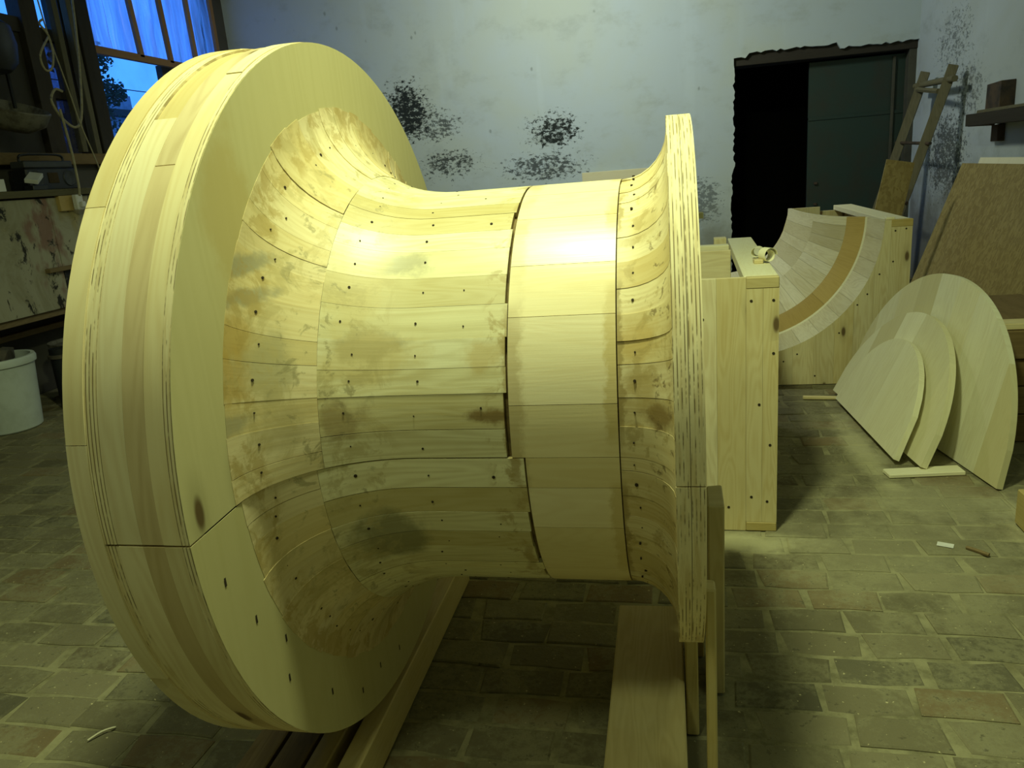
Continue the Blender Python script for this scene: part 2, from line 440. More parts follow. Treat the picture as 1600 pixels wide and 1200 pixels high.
def mat_plaster(name, base, alt, blobs, speck=0.5, low=None):
    N = NT(name); tc = N.add('ShaderNodeTexCoord'); ob = tc.outputs['Object']
    n1 = N.noise(ob, 0.55, 4, 0.6, 0.4); n2 = N.noise(N.scalev(ob, (2.2, 2.2, 3.5)), 1, 5, 0.65); n3 = N.noise(ob, 14, 5, 0.7)
    col = N.mix(N.ramp(n1, 0.36, 0.64), base, alt)
    col = N.mix(N.math('MULTIPLY', N.ramp(n2, 0.50, 0.72), 0.45), col, tuple(c*0.70 for c in alt))
    col = N.mix(N.math('MULTIPLY', N.ramp(N.noise(N.scalev(ob, (3, 3, 0.5)), 1.5, 3), 0.58, 0.78), 0.25), col, tuple(c*1.2 for c in base))
    # sparse dark chips
    vo = N.add('ShaderNodeTexVoronoi'); N.put(vo.inputs['Vector'], N.vmath('ADD', ob, N.scalev(ob, (0.0, 0.0, -0.35))).outputs[0]); N.put(vo.inputs['Scale'], 3.2)
    chip = N.math('MULTIPLY', N.math('SUBTRACT', 1.0, N.ramp(N.math('ADD', vo.outputs['Distance'], N.math('MULTIPLY', n3, 0.10)), 0.07, 0.12)), speck)
    col = N.mix(chip, col, (0.10, 0.11, 0.09))
    tot = chip
    for (c, r, k, thr) in blobs:
        d = N.vmath('DIVIDE', N.vmath('SUBTRACT', ob, c).outputs[0], r).outputs[0]
        L = N.vmath('LENGTH', d).outputs['Value']
        env = N.math('SUBTRACT', 1.0, N.ramp(L, 0.2, 1.0))
        fleck = N.noise(N.scalev(ob, (1, 1, 1.6)), 17, 6, 0.8)
        mk = N.ramp(N.math('ADD', fleck, N.math('MULTIPLY', env, 0.20)), thr, thr + 0.05)
        mk = N.math('MULTIPLY', mk, N.math('MULTIPLY', N.ramp(env, 0.02, 0.12), k))
        col = N.mix(mk, col, (0.022, 0.028, 0.026))
        tot = N.math('MAXIMUM', tot, mk)
    if low:
        z0, z1, lcol, k = low
        s = N.add('ShaderNodeSeparateXYZ'); N.put(s.inputs[0], ob)
        h = N.math('ADD', s.outputs[2], N.math('MULTIPLY', N.math('SUBTRACT', N.noise(ob, 2.5, 5, 0.7), 0.5), 1.3))
        col = N.mix(N.math('MULTIPLY', N.math('SUBTRACT', 1.0, N.ramp(h, z0, z1)), k), col, lcol)
    N.bump(N.math('SUBTRACT', N.math('MULTIPLY', n3, 0.4), tot), 0.5, 0.006)
    return N.done(col, 0.85, 0.2)

YW, XW, XL = 10.1, 2.86, -5.6
M_wall_back = mat_plaster('whitewashed_plaster', (0.49, 0.57, 0.60), (0.50, 0.56, 0.50), [
    ((-3.25, YW, 2.45), (0.45, 0.4, 0.55), 1.0, 0.60),
    ((-2.9, YW, 2.25), (0.6, 0.4, 0.35), 0.8, 0.66),
    ((-2.75, YW, 1.75), (0.7, 0.4, 0.35), 0.9, 0.68),
    ((-1.35, YW, 2.05), (0.55, 0.4, 0.35), 1.0, 0.64),
    ((-1.5, YW, 1.62), (0.9, 0.4, 0.3), 0.85, 0.66),
    ((0.45, YW, 1.05), (0.35, 0.4, 0.4), 0.6, 0.62)], 0.45, (0.35, 1.15, (0.24, 0.25, 0.19), 0.8))
M_wall_right = mat_plaster('whitewashed_plaster_side', (0.48, 0.54, 0.57), (0.44, 0.49, 0.48), [
    ((XW, 9.0, 2.5), (0.4, 1.0, 0.6), 0.6, 0.70), ((XW, 8.5, 2.0), (0.4, 0.7, 0.6), 0.6, 0.69), ((XW, 9.0, 1.4), (0.4, 0.9, 0.7), 0.8, 0.63)], 0.4, (0.5, 1.5, (0.16, 0.16, 0.14), 0.9))
M_wall_dark = mat_plaster('near_black_plaster', (0.09, 0.085, 0.07), (0.06, 0.055, 0.045), [], 0.4)  # very dark plaster tone, the same over the whole wall
M_wall_plain = mat_plaster('dull_plaster', (0.40, 0.42, 0.38), (0.34, 0.35, 0.30), [], 0.3)
M_black = plain('painted_dark_interior', (0.004, 0.004, 0.004), 0.9)  # darkness of the room past the door is put into this colour

def mat_brick():
    N = NT('dusty_brick'); geo = N.add('ShaderNodeNewGeometry'); oi = N.add('ShaderNodeObjectInfo'); P = geo.outputs['Position']
    at = N.add('ShaderNodeAttribute', attribute_name='tone', attribute_type='GEOMETRY')
    rnd = N.math('FRACT', N.math('ADD', oi.outputs['Random'], at.outputs['Fac']))
    c = N.mix(rnd, (0.135, 0.120, 0.068), (0.215, 0.192, 0.112))
    c = N.mix(N.math('MULTIPLY', N.math('GREATER_THAN', N.math('FRACT', N.math('MULTIPLY', rnd, 9.7)), 0.82), 0.4), c, (0.20, 0.12, 0.05))
    c = N.mix(N.math('MULTIPLY', N.math('LESS_THAN', N.math('FRACT', N.math('MULTIPLY', rnd, 5.3)), 0.12), 0.6), c, (0.09, 0.085, 0.055))
    d1 = N.noise(P, 3.1, 5, 0.65, 0.5); d2 = N.noise(P, 30, 5, 0.75); d3 = N.noise(P, 0.8, 3, 0.6)
    c = N.mix(N.math('MULTIPLY', N.ramp(N.math('ADD', N.math('MULTIPLY', d1, 0.6), N.math('MULTIPLY', d2, 0.45)), 0.47, 0.60), 0.70), c, (0.245, 0.228, 0.132))
    c = N.mix(N.math('MULTIPLY', N.ramp(d2, 0.58, 0.66), 0.6), c, (0.06, 0.052, 0.035))
    c = N.mix(N.math('MULTIPLY', N.ramp(N.noise(P, 75, 2, 0.5), 0.70, 0.76), 0.8), c, (0.60, 0.54, 0.30))
    c = N.mix(N.math('MULTIPLY', N.ramp(d3, 0.5, 0.75), 0.3), c, (0.28, 0.26, 0.145))
    for (cx_, cy_, rx_, ry_, k_) in ((1.02, 4.25, .10, .75, .8), (1.50, 3.30, .16, .42, .7), (.25, 3.10, .40, .12, .8), (1.15, 3.55, .5, .35, .4), (.9, 3.0, .7, .5, .3)):
        mk = N.blob(P, (cx_, cy_, 0), (rx_, ry_, 1), P, 7, 0.8)
        c = N.mix(N.math('MULTIPLY', mk, k_), c, (0.48, 0.45, 0.27))
    N.bump(N.math('ADD', d2, N.math('MULTIPLY', d1, 0.6)), 0.7, 0.006)
    return N.done(c, 0.85, 0.2)
M_brick = mat_brick()
def mat_mortar():
    N = NT('sawdust_filled_joint'); geo = N.add('ShaderNodeNewGeometry'); P = geo.outputs['Position']
    n = N.noise(P, 9, 5, 0.7); n2 = N.noise(P, 1.1, 3)
    c = N.mix(N.ramp(n, 0.35, 0.7), (0.29, 0.27, 0.155), (0.14, 0.127, 0.07))
    c = N.mix(N.math('MULTIPLY', N.ramp(n2, 0.45, 0.7), 0.4), c, (0.38, 0.35, 0.19))
    for (cx_, cy_, rx_, ry_, k_) in ((1.02, 4.25, .10, .75, .8), (1.50, 3.30, .16, .42, .7), (.25, 3.10, .40, .12, .8), (1.15, 3.55, .5, .35, .4), (.9, 3.0, .7, .5, .3)):
        mk = N.blob(P, (cx_, cy_, 0), (rx_, ry_, 1), P, 7, 0.8)
        c = N.mix(N.math('MULTIPLY', mk, k_), c, (0.48, 0.45, 0.27))
    N.bump(n, 0.6, 0.006)
    return N.done(c, 0.9, 0.1)
M_mortar = mat_mortar()

# ------------------------------------------------------------------ setting: floor of bricks
CEIL = 4.7; YF = -3.0
def brick_mesh(L, Wd, seed):
    rr = random.Random(seed); b = bmesh.new(); j = 0.012
    base = [(-L/2, -Wd/2), (0, -Wd/2), (L/2, -Wd/2), (L/2, Wd/2), (0, Wd/2), (-L/2, Wd/2)]
    out = [(x + rr.uniform(-j, j), y + rr.uniform(-j*.6, j*.6)) for x, y in base]
    c = 0.006
    lo = [b.verts.new((x, y, -0.03)) for x, y in out]
    mid = [b.verts.new((x, y, -0.0035)) for x, y in out]
    top = [b.verts.new((x*(1 - 2*c/L), y*(1 - 2*c/Wd), rr.uniform(-0.0015, 0.001))) for x, y in out]
    n = 6
    for A, B in ((lo, mid), (mid, top)):
        for i in range(n): b.faces.new((A[i], A[(i+1) % n], B[(i+1) % n], B[i]))
    b.faces.new((top[0], top[1], top[4], top[5])); b.faces.new((top[1], top[2], top[3], top[4]))
    bmesh.ops.recalc_face_normals(b, faces=b.faces)
    me = bpy.data.meshes.new('brick'); b.to_mesh(me); b.free(); me.materials.append(M_brick)
    a = me.attributes.new('tone', 'FLOAT', 'POINT')
    return me
floor = struct(box('floor', M_mortar, XL - .1, XW + .1, YF - .1, YW + .1, -0.12, -0.006, bevel=0), 'worn brick floor with sawdust in the joints')
ROW = 0.139; BL = 0.262
variants = [brick_mesh(BL - rr_, ROW - 0.012, 100 + i) for i, rr_ in enumerate([0.014, 0.016, 0.02, 0.013, 0.018, 0.024, 0.015, 0.03, 0.012, 0.02])]
spots = []
row = 0; y = YF + 0.1
while y < YW - 0.07:
    x = XL + 0.02 + (0.5*BL if row % 2 else 0) + random.uniform(-0.08, 0.08)
    while x < XW - 0.05:
        if x - BL/2 > XL and x + BL/2 < XW: spots.append((x, y, random.randrange(10), random.uniform(-0.03, 0.03), random.uniform(-0.005, 0.001)))
        x += BL*random.choice((1, 1, 1, 1.02, 1.05))
    y += ROW; row += 1
def hidden(px, py):
    if 110 < px < 690 and 60 < py < 1100 and ((px-400)/300)**2 + ((py-610)/530)**2 < 1: return True
    if 600 < px < 1090 and 200 < py < 905: return True
    if 1070 < px < 1220 and 380 < py < 830: return True
    return False
vis = []
for i, s in enumerate(spots):
    q = to_pixel((s[0], s[1], 0))
    if q and -60 < q[0] < 1660 and -20 < q[1] < 1240 and not hidden(*q):
        vis.append(((s[0]**2 + s[1]**2), i))
vis.sort(); single = set(i for _, i in vis[:300])
rest = bmesh.new(); tone = rest.verts.layers.float.new('tone')
for i, (x, y, k, rz, dz) in enumerate(spots):
    if i in single:
        o = bpy.data.objects.new('brick', variants[k]); COL.objects.link(o)
        o.parent = floor; o.location = (x, y, dz); o.rotation_euler = (0, 0, rz)
    else:
        n0 = len(rest.verts); rest.from_mesh(variants[k]); rest.verts.ensure_lookup_table()
        M = Matrix.Translation((x, y, dz)) @ Matrix.Rotation(rz, 4, 'Z'); t = random.random()
        for v in rest.verts[n0:]:
            v.co = M @ v.co; v[tone] = t
me = bpy.data.meshes.new('brick_paving'); rest.to_mesh(me); rest.free()
if not me.materials: me.materials.append(M_brick)
o = bpy.data.objects.new('brick_paving', me); COL.objects.link(o); o.parent = floor; o['kind'] = 'stuff'

# ------------------------------------------------------------------ setting: walls
M_winframe0 = wood('near_black_timber', (0.035, 0.030, 0.02), (0.02, 0.016, 0.012), (0.015, 0.012, 0.008), var=0.3, rough=0.8)  # near-black wood tone for lintel, window post and shelf beam
DX0, DX1, DZ = 0.84, 2.80, 2.60
rj = random.Random(5)
def jag(a, b, n, amp, vert=True):
    return [(a + (b-a)*i/n, rj.uniform(-amp, amp)) for i in range(n+1)]
left_edge = [(DX0 + d - (0.03 if z < 1.4 else 0), z) for z, d in jag(DZ, 0.0, 70, 0.014)]
wb = prism('wall_back', M_wall_back, [(XL - .2, 0), (XL - .2, CEIL), (DX0 + .0, CEIL), (DX0, DZ)] + left_edge[1:-1] + [(DX0, 0)], 'y', YW, YW + 0.35)
struct(wb, 'back wall of patchy blue-grey whitewash with flaking black spots')
top_edge = [(x, DZ + 0.05 + d + (0.07 if 1.0 < x < 2.0 else 0.02)) for x, d in jag(DX0, DX1 + .06, 46, 0.012)]
lin = prism('lintel_wall', M_wall_back, [(DX0, CEIL), (XW + .3, CEIL), (XW + .3, 0), (DX1 + .06, 0)] + top_edge[::-1], 'y', YW, YW + 0.35, parent=wb)
box('door_lintel', M_winframe0, DX0 - .02, DX1 + .1, YW + 0.05, YW + 0.33, DZ - .01, DZ + 0.15, wb, axis=0, jit=0.008)
door = empty('door_1', (DX0, YW + .2, 0)); struct(door, 'dark doorway with a dull green steel door leaf half closed')
M_green = plain('dull_green_paint', (0.020, 0.042, 0.033), 0.55, color2=(0.03, 0.036, 0.026), scale=2.5)
M_frame = plain('grimy_frame', (0.07, 0.07, 0.05), 0.8)
def dl(name, m, x0, x1, y0, y1, z0, z1): return box(name, m, x0 - DX0, x1 - DX0, y0 - YW - .2, y1 - YW - .2, z0, z1, door)
dl('door_leaf', M_green, 1.72, DX1, YW + .20, YW + .24, 1.93, DZ - .04)
dl('door_leaf', M_green, 1.72, DX1, YW + .195, YW + .235, 0.02, 1.915)
dl('door_rail', M_green, 1.72, DX1, YW + .185, YW + .2, 1.90, 1.94)
dl('door_frame', M_frame, DX1 - 0.02, DX1 + .06, YW + .06, YW + .30, 0, DZ)
dl('door_hinge_bar', M_frame, DX1 - 0.16, DX1 - .13, YW + .17, YW + .20, 0.1, DZ - .06)
for zz in (0.9, 1.15): dl('door_bolt', M_rust, 1.80, 1.84, YW + .17, YW + .2, zz, zz + .03)
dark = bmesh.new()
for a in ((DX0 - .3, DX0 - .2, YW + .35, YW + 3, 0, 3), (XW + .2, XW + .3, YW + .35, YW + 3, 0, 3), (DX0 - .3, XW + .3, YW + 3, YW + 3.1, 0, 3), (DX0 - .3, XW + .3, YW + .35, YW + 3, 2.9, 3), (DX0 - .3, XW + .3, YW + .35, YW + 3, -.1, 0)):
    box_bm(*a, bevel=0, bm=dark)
struct(finish(dark, 'wall_passage', M_black), 'room beyond the doorway, its darkness painted as black walls')

struct(box('wall_right', M_wall_right, XW, XW + .3, YF, YW, 0, CEIL, bevel=0), 'side wall of peeling whitewash, dirty low down')  # plaster colour turns darker towards the bottom with dirt
struct(box('wall_front', M_wall_plain, XL - .2, XW + .3, YF - .3, YF, 0, CEIL, bevel=0), 'plain plastered wall behind the viewer')
struct(box('ceiling', M_wall_plain, XL - .3, XW + .3, YF - .3, YW + .35, CEIL, CEIL + .2, bevel=0), 'plain plastered ceiling')
# left wall with two window openings
WA0, WA1, WB0, WB1, WZ0, WZ1 = 5.4, 7.22, 7.42, 9.86, 2.02, 4.35
wl = bmesh.new()
for a in ((YF, WA0, 0, CEIL), (WA0, YW, 0, WZ0), (WA0, YW, WZ1, CEIL), (WA1, WB0, WZ0, WZ1), (WB1, YW, WZ0, WZ1)):
    box_bm(XL - .3, XL, a[0], a[1], a[2], a[3], bevel=0, bm=wl)
struct(finish(wl, 'wall_left', M_wall_dark), 'dark window wall on the left')
struct(box('trim_1', M_winframe0, XL, XL + .05, WA1 + .01, WB0 - .0, 1.78, CEIL, axis=2, bevel=.006), 'thick dark timber post between the two windows')

M_film = None
def mat_film():
    N = NT('plastic_film'); tc = N.add('ShaderNodeTexCoord'); ob = tc.outputs['Object']
    n = N.noise(N.scalev(ob, (1, 9, 0.9)), 1, 4, 0.6, 0.8)
    for l in list(N.t.links):
        if l.to_node.type == 'OUTPUT_MATERIAL': N.t.links.remove(l)
    out = [x for x in N.n if x.type == 'OUTPUT_MATERIAL'][0]
    tr = N.add('ShaderNodeBsdfTranslucent'); N.put(tr.inputs[0], N.mix(N.ramp(n, 0.3, 0.7), (0.85, 0.72, 0.92), (1.0, 0.92, 1.0)))
    tp = N.add('ShaderNodeBsdfTransparent'); tp.inputs[0].default_value = (0.95, 0.80, 1.0, 1)
    gl = N.add('ShaderNodeBsdfGlossy'); gl.inputs['Roughness'].default_value = 0.25; gl.inputs[0].default_value = (0.5, 0.5, 0.6, 1)
    m1 = N.add('ShaderNodeMixShader'); N.put(m1.inputs[0], N.ramp(n, 0.35, 0.8)); N.l.new(tr.outputs[0], m1.inputs[1]); N.l.new(tp.outputs[0], m1.inputs[2])
    m2 = N.add('ShaderNodeMixShader'); m2.inputs[0].default_value = 0.06; N.l.new(m1.outputs[0], m2.inputs[1]); N.l.new(gl.outputs[0], m2.inputs[2])
    N.l.new(m2.outputs[0], out.inputs[0])
    return N.mat
M_film = mat_film()
def mat_glass(name, tint, dirt):
    N = NT(name); tc = N.add('ShaderNodeTexCoord')
    for l in list(N.t.links):
        if l.to_node.type == 'OUTPUT_MATERIAL': N.t.links.remove(l)
    out = [x for x in N.n if x.type == 'OUTPUT_MATERIAL'][0]
    N.done((0.10, 0.10, 0.11), 0.6)
    tp = N.add('ShaderNodeBsdfTransparent'); tp.inputs[0].default_value = (*tint, 1)
    m = N.add('ShaderNodeMixShader'); N.put(m.inputs[0], N.math('MULTIPLY', N.ramp(N.noise(tc.outputs['Object'], 4, 4), 0.2, 0.8), dirt))
    N.l.new(tp.outputs[0], m.inputs[1]); N.l.new(N.bsdf.outputs[0], m.inputs[2]); N.l.new(m.outputs[0], out.inputs[0])
    return N.mat
M_glass = mat_glass('clear_pane', (0.97, 0.98, 1.0), 0.08)
M_dirty = mat_glass('grimy_pane', (0.55, 0.50, 0.62), 0.95)
M_batten = wood('brown_batten', (0.30, 0.17, 0.07), (0.22, 0.12, 0.045), (0.16, 0.08, 0.03), var=0.3, rough=0.7)
M_winframe = wood('blackened_frame', (0.06, 0.05, 0.035), (0.035, 0.028, 0.02), (0.03, 0.02, 0.014), var=0.3, rough=0.8)
# window_1: film-covered upper light, clear opening below
w1 = empty('window_1', (XL, WB0, WZ0)); struct(w1, 'window with blue plastic film nailed over its upper part')
def wbx(root, name, m, x0, x1, y0, y1, z0, z1, axis=None):
    L = root.location; return box(name, m, x0 - L.x, x1 - L.x, y0 - L.y, y1 - L.y, z0 - L.z, z1 - L.z, root, axis=axis)
wbx(w1, 'window_frame', M_winframe, XL - .2, XL - .12, WB0, WB0 + .07, WZ0, WZ1)
wbx(w1, 'window_frame', M_winframe, XL - .2, XL - .12, WB1 - .07, WB1, WZ0, WZ1)
wbx(w1, 'window_frame', M_winframe, XL - .2, XL - .12, WB0 + .07, WB1 - .07, WZ0, WZ0 + .07)
wbx(w1, 'window_frame', M_winframe, XL - .2, XL - .12, WB0 + .07, WB1 - .07, WZ1 - .07, WZ1)
wbx(w1, 'window_mullion', M_winframe, XL - .2, XL - .12, 8.72, 8.84, WZ0 + .07, 3.12)
bar_z = lambda yy: 3.13 - 0.02*(yy - 7.6)
wbx(w1, 'cross_bar', M_batten, XL - .02, XL + .035, WB0 - .06, WB1 + .02, 3.08, 3.155, axis=1)
wbx(w1, 'glass_pane', M_glass, XL - .165, XL - .16, WB0 + .07, 8.72, WZ0 + .07, 3.12)
wbx(w1, 'dark_panel', M_winframe, XL - .17, XL - .13, 8.84, WB1 - .07, WZ0 + .07, 3.12)
fb = bmesh.new(); ny, nz = 90, 14
grid = []
for i in range(ny+1):
    colv = []
    for j in range(nz+1):
        yy = WB0 - .05 + (WB1 + .1 - WB0)*i/ny; zz = 3.12 + (WZ1 + .1 - 3.12)*j/nz
        dx = 0.016*math.sin(yy*31 + 1.2*math.sin(zz*2.3)) + 0.010*math.sin(yy*57 + zz*1.7) + 0.004*math.sin(zz*19 + yy*7)
        colv.append(fb.verts.new((-0.03 + dx, yy - WB0, zz - WZ0)))
    grid.append(colv)
for i in range(ny):
    for j in range(nz): fb.faces.new((grid[i][j], grid[i+1][j], grid[i+1][j+1], grid[i][j+1]))
finish(fb, 'plastic_film', M_film, w1, smooth=True, angle=3)
for yy, lean in ((8.18, 0.10), (8.72, 0.07), (9.25, 0.03), (9.78, 0.0)):
    prism('batten', M_batten, [(yy - WB0 - .035, 3.13 - WZ0), (yy - WB0 + .035, 3.13 - WZ0), (yy - WB0 + .035 - lean, WZ1 - WZ0), (yy - WB0 - .035 - lean, WZ1 - WZ0)], 'x', -.0, .035, parent=w1, grain=2)
# window_2: many-paned old casement
w2 = empty('window_2', (XL, WA0, WZ0)); struct(w2, 'dark old casement window with a few blue panes')
for a in ((WA0, WA0 + .08, WZ0, WZ1), (WA1 - .10, WA1, WZ0, WZ1), (6.62, 6.82, WZ0, WZ1)):
    wbx(w2, 'window_frame', M_winframe, XL - .18, XL - .04, *a)
wbx(w2, 'window_frame', M_winframe, XL - .18, XL - .08, WA0 + .08, 6.62, 3.17, 3.30)
wbx(w2, 'window_frame', M_winframe, XL - .18, XL - .08, 6.82, WA1 - .1, 3.14, 3.25)
wbx(w2, 'window_frame', M_winframe, XL - .18, XL - .08, 6.82, WA1 - .1, 2.62, 2.70)
wbx(w2, 'window_sill', M_dark_timber, XL - .2, XL + .10, WA0, WA1, WZ0 - .02, WZ0 + .08)
wbx(w2, 'casement_stile', M_ladder, XL - .03, XL + .03, 6.95, 7.02, WZ0 + .1, WZ1)
wbx(w2, 'casement_stile', M_ladder, XL - .02, XL + .05, 7.12, 7.19, WZ0 - .2, WZ1)
wbx(w2, 'glass_pane', M_glass, XL - .13, XL - .125, WA0 + .08, 6.62, 3.30, WZ1)
wbx(w2, 'glass_pane', M_glass, XL - .13, XL - .125, 6.82, WA1 - .1, 3.25, WZ1)
wbx(w2, 'glass_pane', M_dirty, XL - .13, XL - .125, 6.82, WA1 - .1, 2.70, 3.14)
wbx(w2, 'glass_pane', M_dirty, XL - .13, XL - .125, 6.82, WA1 - .1, WZ0 + .08, 2.62)
wbx(w2, 'boarded_pane', M_wall_dark, XL - .13, XL - .11, WA0 + .08, 6.62, WZ0 + .08, 3.17)

# ------------------------------------------------------------------ outside the window
M_out = plain('dusk_concrete', (0.30, 0.30, 0.34), 0.9)
M_leaf = plain('dark_leaf', (0.035, 0.05, 0.02), 0.8)
M_bark = plain('bark', (0.05, 0.04, 0.03), 0.9)
ground = struct(box('ground', M_out, -60, XL - .3, -10, 70, -.3, -.1, bevel=0), 'ground outside the window')
tr_ = tag(empty('tree', (-9.6, 13.2, -.1)), 'dark leafy tree seen through the clear lower window opening', 'tree')
tube('trunk', M_bark, [(0, -.6, 0), (.03, -.6, 1.2), (-.02, -.62, 2.2), (.02, -.6, 3.9)], [.14, .12, .09, .03], tr_, 8)
fol = bmesh.new(); rt = random.Random(3)
for c, rad, n in (((0, -0.5, 4.15), .30, 300), ((-.1, -.65, 3.7), .40, 340), ((.05, -.25, 3.62), .26, 180), ((0, -.9, 4.1), .45, 360), ((0, -.7, 3.1), .42, 260), ((0, -.08, 3.60), .16, 60)):
    for i in range(n):
        d = Vector((rt.gauss(0, 1), rt.gauss(0, 1), rt.gauss(0, 1))).normalized()*rad*rt.random()**0.4
        p = Vector(c) + d
        u = Vector((rt.gauss(0, 1), rt.gauss(0, 1), rt.gauss(0, 1))).normalized(); w = u.orthogonal().normalized(); s = rt.uniform(.03, .055)
        fol.faces.new([fol.verts.new(p + s*a*u + s*.6*b_*w) for a, b_ in ((-1, 0), (0, -1), (1, 0), (0, 1))])
fo = finish(fol, 'foliage', M_leaf, tr_); fo['kind'] = 'stuff'
hs_ = tag(empty('outbuilding', (-11.2, 15.2, -.1)), 'low flat-roofed building beyond the window below the tree', 'building')
box('wall', M_out, -1.2, 1.0, -1.6, .1, 0, 3.3, hs_)
box('roof', M_bark, -1.4, 1.2, -1.8, .6, 3.30, 3.42, hs_)
box('chimney_block', M_out, -.5, .3, -1.0, .12, 3.42, 3.85, hs_)
for k, (z0, z1) in enumerate(((4.5, 4.35), (4.05, 3.9), (3.6, 3.45))):
    tag(tube('power_line', M_bark, smooth_path([(-13.5, 13.0, z0), (-13.3, 18.0, (z0 + z1)/2 - .05), (-13.0, 24.0, z1)], 6), .012, None, 5),
        ['upper', 'middle', 'lowest'][k] + ' thin cable crossing the sky outside the window', 'cable')
tag(tube('antenna_mast', M_bark, [(-14.5, 23.2, -.1), (-14.5, 23.2, 6.2)], .02, None, 6), 'thin mast standing far outside the window', 'mast')

# ------------------------------------------------------------------ the big wooden pattern
sp = tag(empty('bellmouth_pattern', (SPX, SPY, 0)), 'huge pale wooden spool-shaped pattern with a wide round flange lying on its side', 'wooden pattern')
PART = math.radians(-2.0)
RB, RF, RE = 0.519, 0.905, 0.659
XF0, XF1 = -1.046 - SPX, SX0 - SPX
rs = random.Random(11)
def cuts(start, end, lo, hi):
    out = [start]
    while out[-1] < end - math.radians(hi)*0.9: out.append(out[-1] + math.radians(rs.uniform(lo, hi)))
    if end - out[-1] < math.radians(lo)*0.6 and len(out) > 1: out[-1] = end
    else: out.append(end)
    return out
def piece(name, mat, prof, a0, a1, th, parent, n=None, swap=False, gap=0.0007, dr=0.0):
    n = n or max(2, int(math.degrees(a1 - a0)/2.5))
    pr = [(x, r + dr) for x, r in prof]
    b = rev_bm(pr, a0, a1, th, n, swap=swap, cz=AX, gap=gap)
    return finish(b, name, mat, parent, smooth=True, angle=0.55)
# big flange: core, rim layers, face panels
flange = finish(rev_bm([(XF0 + .004, .87), (XF1 - .006, .87)], 0, 2*PI, 0.55, 96, cz=AX), 'flange', M_core, sp, True, .5)
layers = [(XF0, XF0 + .041, 4, 0.002, 10, M_rim), (XF0 + .0415, XF0 + .066, 2, -0.001, PART, M_ply), (XF0 + .0665, XF0 + .117, 6, 0.0, PART, M_rim),
          (XF0 + .1172, XF0 + .160, 6, -0.0005, PART, M_rim_brown), (XF0 + .1602, XF0 + .196, 6, 0.0, PART, M_rim), (XF0 + .1962, XF1 - .0012, 2, 0.0, PART, M_ply)]
for li, (xa, xb, nseg, dr, start, mt) in enumerate(layers):
    halves = [(math.radians(-2), math.radians(178)), (math.radians(178), math.radians(358))]
    if li == 0:
        angs = [math.radians(a) for a in (9.9, 37.8, 82, 124, 165, 207, 245, 288, 336, 369.9)]
        segs = list(zip(angs, angs[1:]))
    else:
        segs = []
        for h0, h1 in halves:
            k = nseg//2; cc = [h0] + sorted(h0 + (h1-h0)*(i + rs.uniform(-.25, .25))/k for i in range(1, k)) + [h1]
            segs += list(zip(cc, cc[1:]))
    for (a0, a1) in segs:
        at_part = abs(a0 - PART) < .01 or abs(a1 - PART) < .01 or abs(a0 - PART - 2*PI) < .01 or abs(a1 - PART - 2*PI) < .01
        piece('rim_segment', mt, [(xa, RF), (xb, RF)], a0, a1, 0.05, flange, n=max(4, int(math.degrees(a1-a0)/2.2)), swap=True, gap=0.0022 if at_part else 0.0006, dr=dr + rs.uniform(-.0012, .0012) - (.007 if li == 2 and a0 < math.radians(95) < a1 else 0))
face_panel = []
for h0 in (PART, PART + PI):
    n = 60; b = bmesh.new(); uvl = uv_layer(b)
    def ring(r, x):
        g = 0.0018/r
        return [b.verts.new((x, -r*math.cos(h0 + g + (PI-2*g)*i/n), AX + r*math.sin(h0 + g + (PI-2*g)*i/n))) for i in range(n+1)]
    rin = 0.70 if h0 != PART else 0.745
    A, B, C_, D = ring(RF - .001, XF1), ring(rin - .04, XF1), ring(RF - .001, XF1 - .001), ring(rin - .04, XF1 - .001)
    for i in range(n):
        for q in ((A[i], A[i+1], B[i+1], B[i]), (C_[i], C_[i+1], D[i+1], D[i]), (A[i], A[i+1], C_[i+1], C_[i]), (B[i], B[i+1], D[i+1], D[i])): b.faces.new(q)
    for i in (0, n): b.faces.new((A[i], B[i], D[i], C_[i]))
    for f in b.faces:
        for lp in f.loops: lp[uvl].uv = (lp.vert.co.z, lp.vert.co.y)
    finish(b, 'face_panel', M_face, flange)
